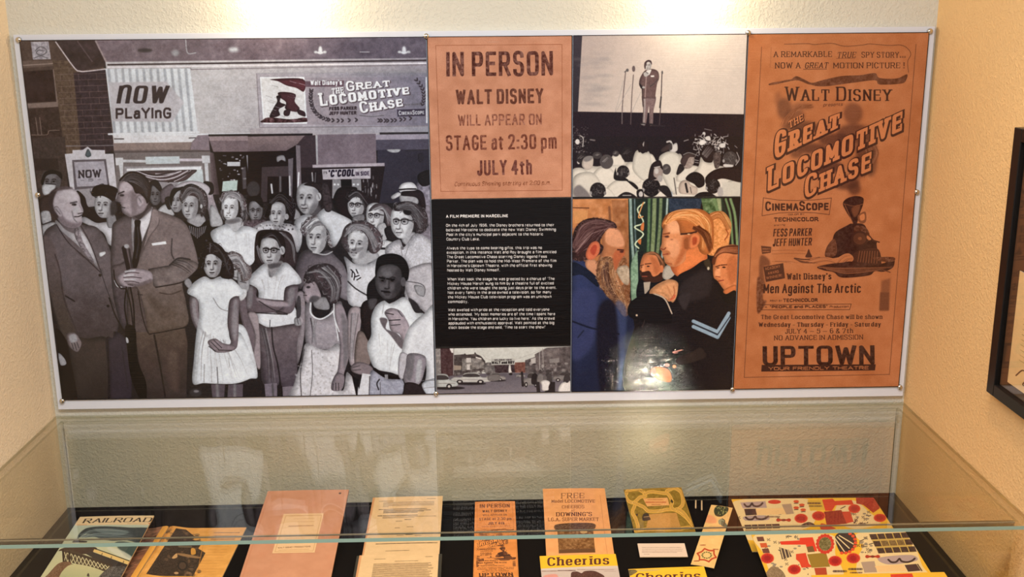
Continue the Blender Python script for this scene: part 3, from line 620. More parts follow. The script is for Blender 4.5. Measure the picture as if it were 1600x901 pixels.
    P("65 222 75 178 130 150 222 160 268 220 278 282 266 340 232 392 160 424 118 410 92 388 88 350 78 332 48 318 48 302 62 268", (150, 140, 145)); P("85 200 140 185 160 240 110 260 75 250", (180, 170, 175), blur=14); P("110 300 170 300 190 360 150 400 100 370", (164, 154, 159), blur=14)
    P("160 424 232 392 268 340 290 372 200 445", (84, 75, 78), blur=6, a=.8); P("150 260 190 270 190 380 160 400", (112, 102, 106), blur=14, a=.6); P("72 178 130 122 202 122 262 162 288 230 282 292 262 334 246 300 212 268 182 262 160 215 110 180", (60, 49, 52)); S("85 175 140 130 210 135 270 200", "130 185 180 200 230 240 262 310", 40, 90, 5)
    P("190 300 206 276 238 290 236 332 212 352 195 342", (172, 162, 168)); L("205 295 222 325", 110, 5, blur=2); L("62 270 106 252", 58, 8, blur=2); E(92, 278, 15, 7, 56, 3); L("50 318 82 328", 70, 5, blur=1.5); L("76 354 112 362", 62, 6, blur=1.5); L("62 262 50 300", 176, 5, blur=2)
    # middle rows
    c.fr(330, 260, 4.29)
    P("0 262 40 285 85 380 40 402 0 390", 172); E(290, 150, 44, 52, 72, 6); P("200 200 240 240 240 380 200 360", 50)
    face(305, 298, 92, 140, 134, 0, smile=.4, glasses=True, dark=80); P("232 222 290 196 345 208 352 275 300 232 245 240", 38); P("210 370 360 355 380 410 300 430", (98, 88, 94), tex=40, texc=5)
    face(655, 215, 150, 205, 168, -.55, old=1, smile=.4); P("630 122 690 104 760 140 790 270 742 285 748 205 705 142", (58, 47, 50)); E(730, 202, 17, 28, 172); L("724 185 736 215", 110, 5, blur=2); P("690 250 740 270 740 330 660 330", 110, blur=12, a=.7)
    P("565 370 650 318 700 330 790 290 900 350 930 420 800 420 640 400 612 520 580 570", (196, 196, 202)); P("555 270 600 310 600 340 555 350", 150, tex=20)
    P("405 372 490 372 495 410 440 432 400 410", 150); face(450, 318, 112, 158, 170, -.3); P("368 330 395 258 410 198 482 172 555 218 572 300 545 392 508 372 520 300 482 238 425 232 398 330", (40, 28, 34)); c.curls("368 330 395 258 410 198 482 172 555 218 572 300 545 392 508 372 520 300 482 238 425 232 398 330", 60, 24, 100, 22, 5); S("400 240 470 185 545 240", "420 250 480 220 550 340", 26, 70, 5); E(514, 336, 14, 20, 165)
    pass; P("288 408 400 362 436 425 500 380 575 410 596 530 575 570 540 480 480 445 400 440 330 465", (194, 192, 198))
    for i in range(46): E(RNG.uniform(300, 580), RNG.uniform(385, 470), 6, 5, 70, 1, .6)
    for i in range(46): E(RNG.uniform(320, 420), RNG.uniform(385, 450), 4, 5, 225, 1, .4)
    P("105 358 200 340 222 402 160 445 110 412", 176); face(132, 280, 112, 158, 200, -.3, smile=.9); P("68 250 74 188 140 160 214 186 245 260 245 345 205 330 200 240 145 206 92 214", (112, 100, 104)); c.curls("68 250 74 188 140 160 214 186 245 260 245 345 205 330 200 240 145 206 92 214", 80, 70, 190, 22, 5); S("76 240 110 170 190 185 230 300", "95 215 140 195 205 240 225 340", 46, 140, 5, jit=5); S("205 300 215 330 200 380", "245 290 250 340 240 380", 20, 90, 6, jit=6); S("68 300 75 330 95 360", "85 290 90 330 100 350", 12, 95, 6, jit=5)
    pass; P("110 360 190 348 200 370 120 385", 120, blur=7); P("0 445 60 402 118 388 165 440 215 398 292 412 335 450 312 530 292 640 230 670 190 600 100 570 40 530", (218, 220, 226), tex=8, texc=14); S("150 450 180 560", "260 450 270 600", 8, 190, 6, a=.4)
    P("300 500 330 430 450 425 540 450 575 560 575 660 500 670 330 650 300 640", (70, 58, 62)); S("460 440 540 500 560 620", "500 450 560 540 570 650", 26, 120, 6); S("310 540 320 600 350 650", "330 520 345 580 370 640", 14, 100, 5)
    # curly-haired woman and girl, right of the boy
    c.fr(330, 260, 4.29)
    face(712, 480, 138, 200, 178, -.45); P("605 430 620 390 655 345 722 326 785 338 835 375 865 440 855 515 812 545 785 500 790 440 760 390 700 395 655 430 640 470", (126, 115, 120)); c.curls("605 430 620 390 655 345 722 326 785 338 835 375 865 440 855 515 812 545 785 500 790 440 760 390 700 395 655 430 640 470", 110, 66, 205, 26, 6); S("640 400 690 345 780 350 850 440", "660 440 720 390 790 420 830 530", 60, 150, 7, jit=8, vary=46)
    P("570 720 600 592 660 555 720 590 790 560 840 600 910 690 930 900 700 760 640 780 600 820", (104, 97, 103), grad=((132, 126, 132), "600 600 900 800")); L("690 575 770 590 820 570", 190, 7, blur=2)
    # boy with glasses, arms crossed
    P("380 652 480 632 486 690 412 750 385 700", 148); face(405, 568, 142, 190, 176, -.2, glasses=True, dark=36); P("318 505 345 440 422 428 484 458 505 530 494 612 468 545 440 492 382 474 345 490 332 548", (44, 34, 38)); S("345 470 420 440 490 520", "370 480 430 470 480 560", 20, 74, 5); E(484, 562, 18, 29, 172); L("478 548 490 575", 110, 5, blur=2)
    pass; P("385 655 470 645 475 665 400 685", 96, blur=7)
    P("242 772 300 700 378 648 405 748 490 643 560 688 612 778 500 818 575 960 566 1052 400 1082 312 1052 308 980 320 830", (214, 215, 221)); L("380 655 405 745 488 650", 160, 4); S("340 760 360 820 350 900", "520 720 480 800 470 900", 14, 186, 7, a=.45); L("400 1030 398 1080", 90, 5)
    c.fr(350, 420, 4.29)
    P("222 375 310 392 480 368 522 388 502 520 484 795 398 795 360 640 372 775 268 772 245 600", (122, 112, 116), grad=((98, 90, 98), "280 380 340 780"), tex=10, texc=20); S("240 400 280 560 290 760", "300 400 340 600 360 760", 16, 100, 7, a=.5); L("325 392 335 520 365 640 385 780", 50, 8, blur=2)
    Q("275 772 360 766 362 880 285 880", (128, 120, 130)); Q("396 792 480 786 462 880 402 880", (134, 126, 134)); L("330 775 335 870", 98, 12, blur=5)
    P("172 108 225 135 228 188 330 205 420 215 470 262 435 302 330 294 200 297 142 272 148 190", (110, 100, 106)); P("418 130 502 108 492 190 474 272 432 303 350 292 400 250", (118, 108, 114)); P("228 196 330 214 420 222 440 250 330 250 240 220", (160, 150, 156), blur=9); L("240 215 330 270 430 300", 62, 6, blur=2); P("170 130 200 130 190 250 160 250", 150, blur=10, a=.6); P("440 140 480 130 470 220 440 250", 150, blur=10, a=.6); L("150 290 320 300 430 305", 40, 6, blur=2)
    P("480 330 520 320 535 350 520 378 482 376", 150); L("495 330 505 370", 80, 4); P("490 170 540 160 552 300 540 480 500 640 495 500 520 380 500 300", (176, 168, 174), a=.75); P("500 190 520 200 520 310 492 320", 84)
    # hidden child and skirt behind the girl
    P("100 205 140 150 165 300 212 440 206 545 170 500 118 330", (118, 108, 114)); P("165 300 222 300 240 380 248 665 200 600 212 440", (158, 148, 152)); P("60 400 150 400 230 700 180 720 100 600", (214, 216, 222))
    c.fr(330, 260, 4.29)
    P("130 640 200 640 215 750 170 760 140 730", 172); P("185 700 260 720 255 830 215 835 185 790", 158); P("108 605 140 568 205 590 232 640 275 680 268 750 212 770 196 715 150 660", (128, 118, 120)); c.curls("108 605 140 568 205 590 232 640 275 680 268 750 212 770 196 715 150 660", 60, 80, 180, 26, 5); S("120 600 180 590 260 700", "160 650 200 670 230 760", 36, 150, 6, jit=6); E(165, 690, 10, 5, 50, 2); L("155 740 185 745", 80, 5, blur=2); L("200 770 240 780", 70, 5, blur=2); P("190 830 240 820 240 870 200 900", 200)
    # girl in white dress
    c.fr(200, 420, 4.29)
    P("418 190 472 200 478 290 522 400 582 468 640 528 612 562 550 522 478 430 428 330", (134, 124, 130)); P("400 160 440 95 515 50 565 70 625 50 705 70 765 130 782 165 700 208 676 290 692 480 760 430 872 705 820 738 725 770 600 772 510 767 436 767 445 600 460 440 482 300 470 205", (220, 223, 229), tex=7, texc=14)
    S("500 420 470 560 450 760", "700 500 760 600 840 720", 26, 184, 6, a=.55, jit=5); L("600 660 606 768", 110, 6); L("515 640 512 760", 150, 5); L("560 610 565 760", 170, 5); L("680 600 684 660", 165, 5); L("575 195 620 262 682 286", 150, 5, blur=1); L("480 205 484 300", 165, 6, blur=2); L("445 130 410 165", 190, 5); L("510 55 565 75 625 52", 170, 5, blur=1)
    P("690 205 748 188 748 300 742 480 722 540 640 562 596 542 622 500 692 500 672 380 676 290", (126, 116, 122)); P("432 210 460 210 462 300 500 400 540 450 520 450 450 350", 160, blur=8, a=.6); P("715 220 738 220 738 400 720 480 700 400", 156, blur=9, a=.6)
    P("538 490 590 468 645 500 722 516 702 546 632 562 580 552", (142, 132, 138)); L("560 490 610 540", 70, 5, blur=1.5); L("580 480 632 530", 70, 5, blur=1.5); L("610 545 700 548", 60, 5, blur=2); L("545 520 590 552", 60, 5)
    Q("560 776 655 776 645 890 572 890", (100, 92, 100)); Q("676 778 775 772 772 890 668 890", (104, 96, 104)); L("600 780 606 870", 130, 18, blur=8); L("720 780 718 870", 132, 18, blur=8); E(455, 832, 40, 26, 70, 6); E(460, 822, 18, 9, 130, 4)
    P("380 90 405 60 432 95 412 130", 150)
    c.fr(170, 240, 4.29)
    face(700, 742, 122, 172, 168, -.1, smile=.2, c=1.1); P("628 730 638 640 690 592 750 612 800 676 840 746 840 830 776 836 750 806 764 726 728 688 690 672 655 690 645 760", (46, 36, 42)); c.curls("628 730 638 640 690 592 750 612 800 676 840 746 840 830 776 836 750 806 764 726 728 688 690 672 655 690 645 760", 50, 30, 110, 26, 5); S("690 600 740 640 790 760", "720 620 780 690 820 820", 24, 74, 5); L("685 600 682 660", 120, 5, blur=2)
    # profile girl in the camisole
    c.fr(350, 420, 4.29)
    P("610 205 690 190 712 270 620 262", 148); P("552 242 592 215 600 300 650 332 705 310 745 240 800 235 785 500 725 538 620 535 558 505 548 380", (160, 154, 160), tex=8, texc=14); L("588 215 590 300 650 336 722 300 775 235", 214, 10); S("580 330 600 420 590 500", "640 350 620 420 640 520", 14, 130, 6, a=.5); L("740 290 765 420 772 480", 214, 7)
    P("548 100 605 70 645 140 655 195 600 218 562 225 540 192 546 158 534 142", (158, 148, 154)); E(572, 122, 14, 8, 66, 3); L("540 176 562 178", 70, 5, blur=1.5); P("600 180 650 190 620 220 575 220", 96, blur=8); L("532 145 548 158", 80, 4)
    P("540 75 560 15 620 -28 705 -36 765 5 795 90 780 200 720 235 690 190 650 140 612 85 572 98", (84, 72, 77)); c.curls("540 75 560 15 620 -28 705 -36 765 5 795 90 780 200 720 235 690 190 650 140 612 85 572 98", 70, 50, 150, 40, 6); S("560 30 640 20 720 120 720 220", "700 -20 770 60 785 120 770 200", 56, 112, 6, vary=40); L("640 50 720 60", 140, 8, blur=4)
    c.fr(500, 420, 4.29)
    P("-90 500 0 535 60 540 130 498 150 620 95 760 160 815 190 690 255 860 -175 880 -165 760 -120 620", (206, 203, 208), tex=18, texc=8); L("-100 540 -125 700 -120 850", 84, 6); L("-50 545 -45 700 -60 850", 110, 5)
    for i in range(70): E(RNG.uniform(-160, 200), RNG.uniform(560, 850), 7, 6, 160, 1, .55)
    P("100 250 150 235 188 330 204 480 198 600 168 700 162 750 118 742 130 640 140 500 120 400", (150, 141, 147)); P("150 300 188 360 196 560 170 680 160 500", 112, blur=9, a=.6)
    P("84 765 118 700 168 715 162 792 130 818 84 812", (140, 131, 137))
    for g in ("95 770 92 808", "112 765 112 812", "130 768 132 815"): L(g, 76, 5, blur=1.2)
    L("100 235 105 330 135 420", 208, 8)
    # right-hand group
    c.fr(500, 260, 4.29)
    P("95 230 130 148 205 135 260 150 210 240 215 345 180 345 120 300", (42, 31, 35)); face(250, 262, 112, 158, 178, -.45, glasses=True, dark=30); P("188 245 198 180 262 156 322 196 330 262 380 250 372 300 312 345 300 235 242 203", (58, 45, 50)); c.curls("188 245 198 180 262 156 322 196 330 262 380 250 372 300 312 345 300 235 242 203", 50, 34, 110, 22, 5); S("200 200 260 170 330 250", "230 210 280 210 310 310", 20, 90, 5); P("230 335 300 320 300 370 240 380", 130)
    P("20 290 62 285 205 350 214 380 172 432 100 540 60 420 -10 340", (204, 205, 211)); P("20 130 60 120 90 280 40 290", (70, 60, 64), tex=30)
    face(378, 335, 118, 178, 186, -.5, glasses=True, dark=50); P("335 300 380 250 462 258 505 322 478 410 448 372 440 310 390 288", (108, 98, 102)); S("350 290 420 262 490 340", "390 290 440 290 465 390", 24, 140, 5); P("390 400 445 380 460 480 400 500", 170); P("440 420 500 400 520 480 470 500", 48); P("400 500 480 500 500 530 450 600 380 600", 196); L("380 548 460 550", 50, 14)
    P("655 120 745 85 755 260 700 245", (140, 135, 145), tex=36, texc=9); P("670 50 745 25 750 112 700 132 668 100", 44); P("680 290 758 280 765 500 690 490", (134, 128, 136), tex=20)
    P("545 190 622 175 668 222 652 256 560 246", 160); P("545 178 622 152 695 170 718 260 704 312 680 262 655 208 560 195", (54, 43, 47)); P("486 200 530 172 556 182 536 152 560 114 620 104 654 130 652 158 562 166 548 192 500 218", (212, 210, 214)); L("540 155 600 150 652 150", 50, 10)
    P("560 465 645 440 628 530 570 515", 160); face(560, 375, 156, 210, 194, -.5, glasses=True, dark=60, old=1); P("505 290 520 248 602 232 684 265 730 330 720 425 662 450 642 400 622 332 572 296 540 300", (78, 66, 70)); c.curls("505 290 520 248 602 232 684 265 730 330 720 425 662 450 642 400 622 332 572 296 540 300", 90, 40, 140, 22, 5); S("525 270 620 250 710 340", "560 290 640 310 680 430", 50, 105, 7, jit=8); P("570 290 620 300 610 325 575 318", 40, blur=3); pass
    P("452 535 540 488 572 540 645 448 742 488 772 560 790 920 580 920 602 690 560 606 480 585 450 600", (192, 190, 196), tex=26, texc=3); L("545 495 560 600", 130, 5, blur=1); L("640 460 600 540 580 600", 150, 5, blur=1); E(562, 545, 8, 14, 110, 2)
    P("228 612 340 560 405 602 300 662 240 650", 168); face(258, 522, 142, 196, 186, -.4, rot=.12, smile=.95); P("150 490 178 400 262 362 345 378 415 448 428 525 385 580 338 568 330 482 282 430 222 428 190 468 205 570 168 545", (104, 92, 96)); c.curls("150 490 178 400 262 362 345 378 415 448 428 525 385 580 338 568 330 482 282 430 222 428 190 468 205 570 168 545", 90, 60, 170, 26, 6); S("170 470 220 390 330 400 400 520", "220 430 290 420 340 480 370 570", 60, 140, 6, vary=40); pass; P("170 602 240 652 330 652 415 608 385 720 330 800 340 920 200 920 190 700", (204, 203, 209), tex=12)
    for g in ("215 690 240 720 235 760", "250 690 262 715", "240 740 270 730", "255 760 280 745", "225 700 222 740"): L(g, 44, 7)
    L("195 770 250 820 335 870", 56, 8, blur=2); P("190 560 300 540 240 590", 60, blur=6, a=.4)
    P("330 790 390 760 420 900 330 900", 40)
    # bareheaded person at the edge, seen from behind
    c.fr(500, 420, 4.29)
    P("575 70 620 -10 790 -20 800 290 722 300 660 240 600 195", (182, 178, 183), tex=14, texc=12); L("585 82 680 98 712 132 702 182 670 165", 108, 6, blur=1); P("640 110 700 120 705 180 660 170", 160); P("600 195 660 232 690 300 640 290", 62, blur=4)
    c.fr(500, 260, 4.29)
    face(466, 772, 176, 226, 96, -.15); P("395 870 450 900 520 890 560 830 570 900 430 930", 48); P("378 700 398 610 482 582 562 606 604 680 596 760 566 752 552 692 500 655 420 665 392 700 386 745", (32, 24, 27), tex=16, texc=3); E(566, 772, 17, 31, 100); P("430 712 480 700 490 735 440 740", 124, blur=10, a=.7); P("515 790 550 770 545 850 515 850", 50, blur=14, a=.5); L("405 742 440 752", 22, 9, blur=2); L("455 752 505 758", 22, 9, blur=2); L("420 835 470 838", 30, 8, blur=2)
    c.fr(500, 420, 4.29)
    P("198 285 285 285 245 600 215 650 195 560", (168, 158, 162)); S("210 300 205 450 205 600", "270 300 245 450 225 620", 12, 130, 6, a=.5); P("262 420 335 480 340 640 240 640", (134, 122, 120)); P("300 220 400 205 352 330 340 480 305 430 278 310", (52, 42, 44)); P("330 205 390 200 370 260 340 270", 90)
    P("436 212 480 232 562 188 604 215 645 290 702 302 604 402 562 542 535 600 545 705 480 694 372 664 330 562 324 500 350 440 350 330 380 250", (220, 222, 227), tex=8, texc=14); L("440 215 425 300", 170, 5); S("380 420 400 560 440 660", "520 520 500 600 480 680", 12, 190, 6, a=.45); L("480 232 520 215 562 190", 150, 5)
    P("408 330 460 338 450 400 522 430 576 500 552 535 480 445 430 390", (116, 108, 112), blur=4); P("440 292 480 262 542 278 582 330 607 392 592 482 562 502 542 440 482 412 466 345", (164, 154, 160)); L("450 295 500 305", 60, 6, blur=1.2); L("470 345 545 340", 60, 6, blur=1.2); L("485 378 545 372", 70, 5, blur=1.2); L("530 280 560 318", 80, 5, blur=1.2)
    P("214 655 260 624 332 640 372 690 332 716 232 695", (136, 126, 130)); L("230 660 270 650", 80, 5, blur=2); L("225 680 280 675", 80, 5, blur=2)
    P("340 705 382 678 450 735 550 735 570 800 520 870 330 870", (164, 164, 176), tex=12); L("372 672 450 722 552 730", (36, 27, 30), 20); Q("440 708 462 708 464 738 442 738", 150); L("405 740 388 770 400 810", 60, 8); L("410 760 412 850", 110, 5)
    Q("290 700 345 708 335 880 255 880", (204, 203, 208)); L("340 720 335 850", 90, 6); Q("205 650 225 720 265 740 255 880", 40)
    P("600 400 702 302 790 272 800 860 700 860 720 690 702 598 640 570 600 592 555 562", (216, 216, 221), tex=6, texc=20); P("545 565 600 580 590 650 560 740 530 700", (180, 176, 182)); P("602 568 714 588 704 700 672 772 612 784 566 742 582 650", (152, 145, 152)); P("602 580 640 590 620 740 585 720", 110, blur=9, a=.7); P("660 620 690 620 680 740 650 750", 176, blur=8); P("575 768 662 772 742 850 590 860", (58, 48, 52)); P("690 770 800 735 800 850 740 860", (196, 198, 206)); L("690 750 780 745", 120, 4); L("700 800 780 790", 140, 4)
    c.fr()
PAN.clip('30 60 669.5 57 682.5 614 96 627'); PAN.rim = .42; paint_crowd(PAN); PAN.rim = 0.; PAN.soften('30 60 669.5 57 682.5 614 96 627', 1, .16); PAN.curve('30 60 669.5 57 682.5 614 96 627', [0, .12, .3, .5, .7, .85, 1], [0, .06, .22, .46, .72, .885, 1], (.935, .985, 1.045)); PAN.clip()
def scrib(c, x0, x1, y, col, w=3., a=.7, gap=.25, dash=14, slope=0.):
    """a line of print too small to read"""
    x = x0
    while x < x1:
        l = min(RNG.uniform(.5, 1.6) * dash, x1 - x)
        c.L([(x, y + (x - x0) * slope), (x + l, y + (x + l - x0) * slope)], col, w, a=a * RNG.uniform(.6, 1)); x += l + dash * gap

def rnd(n, x0, x1, y0, y1):
    return zip(RNG.uniform(x0, x1, n), RNG.uniform(y0, y1, n))

def paint_notice(c, paper=(188, 134, 108), ink=(96, 58, 50)):
    """the theatre notice, in photo units of the wall panel"""
    P, Q, L, E, T = c.P, c.Q, c.L, c.E, c.T
    c.fr(665, 50, 6.4375)
    Q("10 30 1500 20 1500 60 40 1700", paper); Q("10 -20 1495 20 1482 1690 60 1720", paper, tex=14, texc=50)
    L("118 134 1388 126 1388 1590", (146, 88, 62), 5, smooth=False); L("118 134 168 1602 1388 1590", (140, 84, 60), 5, smooth=False)
    for i in range(26): E(RNG.uniform(60, 1450), RNG.uniform(60, 1650), RNG.uniform(30, 120), RNG.uniform(10, 50), np.array(paper) + RNG.uniform(-10, 12), 20, .5)
    T("IN PERSON", 225, 446, 1298, 437, 245, ink, w=1.45, tex=46, texc=9)
    T("WALT DISNEY", 322, 728, 1200, 715, 148, (98, 58, 46), w=1.75, tex=24, texc=8)
    c.fr(665, 180, 6.4375)
    T("WILL APPEAR ON", 342, 106, 1184, 95, 112, (128, 80, 66), w=1.4, tex=40, texc=9, a=.9)
    T("STAGE at 2:30 pm", 220, 352, 1334, 335, 148, (112, 64, 50), w=1.45, tex=36, texc=8)
    T("JULY 4th", 534, 603, 1085, 594, 150, (104, 60, 52), w=1.6, tex=36, texc=8)
    T("Continuous Showing starting at 2:00 p.m.", 305, 712, 1272, 697, 42, (132, 80, 58), w=1.3, skew=.15, tex=60, texc=4)
    c.fr()

def paint_story(c):
    T = c.T
    c.fr(); c.Q("670 312 894 309 894 543 676 546", (15, 11, 13)); c.fr(680, 320, 4.29)
    T("A FILM PREMIERE IN MARCELINE", 82, 86, 497, 82, 20, 225, w=2.2)
    for y, xr, t in ((146, 807, "On the 4th of July 1956, the Disney brothers returned to their"), (176, 818, "beloved Marceline to dedicate the new Walt Disney Swimming"), (207, 732, "Pool in the city's municipal park adjacent to the historic"), (238, 308, "Country Club Lake."),
            (298, 724, "Always the type to come bearing gifts, this trip was no"), (327, 820, "exception. In this instance Walt and Roy brought a film entitled"), (357, 757, "The Great Locomotive Chase starring Disney legend Fess"), (386, 820, "Parker. The plan was to hold the Mid-West Premiere of the film"), (416, 792, "in Marceline's Uptown Theatre, with the official first showing"), (446, 443, "hosted by Walt Disney himself."),
            (506, 808, "When Walt took the stage he was greeted by a chorus of 'The"), (536, 803, "Mickey Mouse March' sung to him by a theatre full of excited"), (566, 822, "children who were taught the song just days prior to the event."), (596, 787, "Not every family in the area owned a television, so for many"), (626, 787, "the Mickey Mouse Club television program was an unknown"), (657, 230, "commodity."),
            (712, 773, "Walt swelled with pride at the reception and told everyone"), (742, 812, "who attended, 'My best memories are of the time I spent here"), (772, 808, "in Marceline. You children are lucky to live here.' As the crowd"), (801, 806, "applauded with enthusiastic approval, Walt pointed at the big"), (830, 748, "clock beside the stage and said, 'Time to start the show!'")):
        xl = 82 + (y - 146) * .023
        T(t, xl, y, xr, y - 4 * (xr - xl) / 720, 19, 205, w=1.45)
    c.fr()

def paint_street(c):
    P, Q, L, E, T = c.P, c.Q, c.L, c.E, c.T
    c.fr(675, 510, 6.957)
    Q("50 225 1530 205 1530 730 60 735", (198, 204, 206)); Q("55 520 1530 490 1530 730 60 740", (92, 88, 100), grad=((118, 114, 126), "700 500 700 720"))
    Q("55 230 110 230 110 540 60 560", 130, tex=40); Q("105 230 225 235 245 300 250 530 110 560", (72, 52, 56), tex=20); Q("200 230 245 230 245 285 225 285", 220)
    Q("245 310 360 300 370 290 385 305 470 298 480 275 495 298 545 320 590 375 600 470 250 540", (72, 66, 68), tex=30); Q("340 350 520 340 580 390 580 450 340 480", (120, 118, 120), tex=46, texc=8); Q("385 340 435 340 440 390 388 392", 190); Q("390 410 425 410 425 470 390 470", 198); Q("485 325 550 345 552 358 490 340", 220); Q("250 420 330 425 330 470 250 475", (150, 140, 132)); L("248 235 246 520", 150, 8)
    P("590 400 700 395 760 420 760 500 600 510", (110, 108, 112), tex=40, texc=8); Q("690 415 910 410 920 500 700 505", (62, 50, 56), tex=24); Q("905 390 1030 385 1030 500 915 500", (112, 76, 70), tex=30)
    Q("1025 365 1130 330 1260 230 1530 215 1530 560 1025 500", (84, 78, 82), tex=26, texc=10); Q("1130 300 1260 230 1400 225 1400 470 1140 480", (104, 98, 102), tex=30, texc=10); Q("1085 350 1140 335 1140 400 1090 405", 180); Q("1290 350 1395 340 1395 390 1290 395", 130); L("1180 260 1185 480", 200, 5); L("1215 240 1225 470", 150, 8); L("560 300 640 360 900 360 1250 235", 150, 2.5)
    for i in range(40): E(RNG.uniform(1040, 1510), RNG.uniform(400, 500), RNG.uniform(6, 24), RNG.uniform(5, 22), RNG.uniform(40, 170), 2, .7)
    for i in range(30): E(RNG.uniform(260, 680), RNG.uniform(470, 520), RNG.uniform(6, 24), RNG.uniform(5, 14), RNG.uniform(35, 150), 2, .7)
    Q("655 350 910 346 915 412 660 418", (176, 180, 182)); T("WELCOME HOME", 690, 372, 880, 368, 17, 60, w=2); T("WALT and ROY", 662, 406, 908, 402, 28, 34, w=2.6)
    P("848 420 866 418 872 470 880 495 845 498", 220); E(868, 515, 20, 14, 40)
    def car(x, y, w, h, col):
        P([(x, y), (x + w * .03, y - h * .5), (x + w * .25, y - h * .55), (x + w * .35, y - h), (x + w * .7, y - h), (x + w * .8, y - h * .55), (x + w, y - h * .45), (x + w, y)], col)
        P([(x + w * .3, y - h * .58), (x + w * .38, y - h * .9), (x + w * .67, y - h * .9), (x + w * .75, y - h * .58)], 62); L([(x + w * .03, y - h * .25), (x + w * .97, y - h * .25)], 140, h * .06)
        for k in (.2, .78): E(x + w * k, y, w * .09, h * .22, 38); E(x + w * k, y, w * .045, h * .11, 190)
    E(180, 668, 190, 18, 40, 8); E(430, 620, 170, 16, 44, 8); E(700, 585, 120, 12, 44, 6)
    car(600, 575, 200, 70, 150); car(235, 600, 390, 95, (186, 190, 194)); car(-60, 650, 330, 130, (180, 188, 194)); P("615 560 640 525 740 520 745 580 640 590", 112)
    car(930, 545, 90, 40, 150); car(1000, 630, 180, 130, 130); car(1330, 580, 260, 90, 120); L("990 500 1000 640", 40, 26); L("985 530 1020 640", 60, 12)
    for x, y, h, k in ((1130, 500, 120, 40), (1190, 500, 110, 120), (1280, 500, 130, 70), (1480, 510, 100, 60)): E(x, y - 12, 17, 22, 66); P([(x - 34, y + h), (x - 30, y + 30), (x, y + 8), (x + 30, y + 30), (x + 34, y + h)], k)
    Q("1140 600 1180 600 1190 710 1150 710", 45); Q("1240 600 1350 600 1350 710 1240 710", 40)
    E(1240, 560, 22, 30, 100); P("1195 600 1220 582 1262 582 1295 605 1280 650 1275 690 1210 690 1205 640", 222); P("1400 640 1440 605 1530 595 1530 710 1400 710 1385 690", 224); E(1480, 580, 24, 30, 60)
    c.fr()

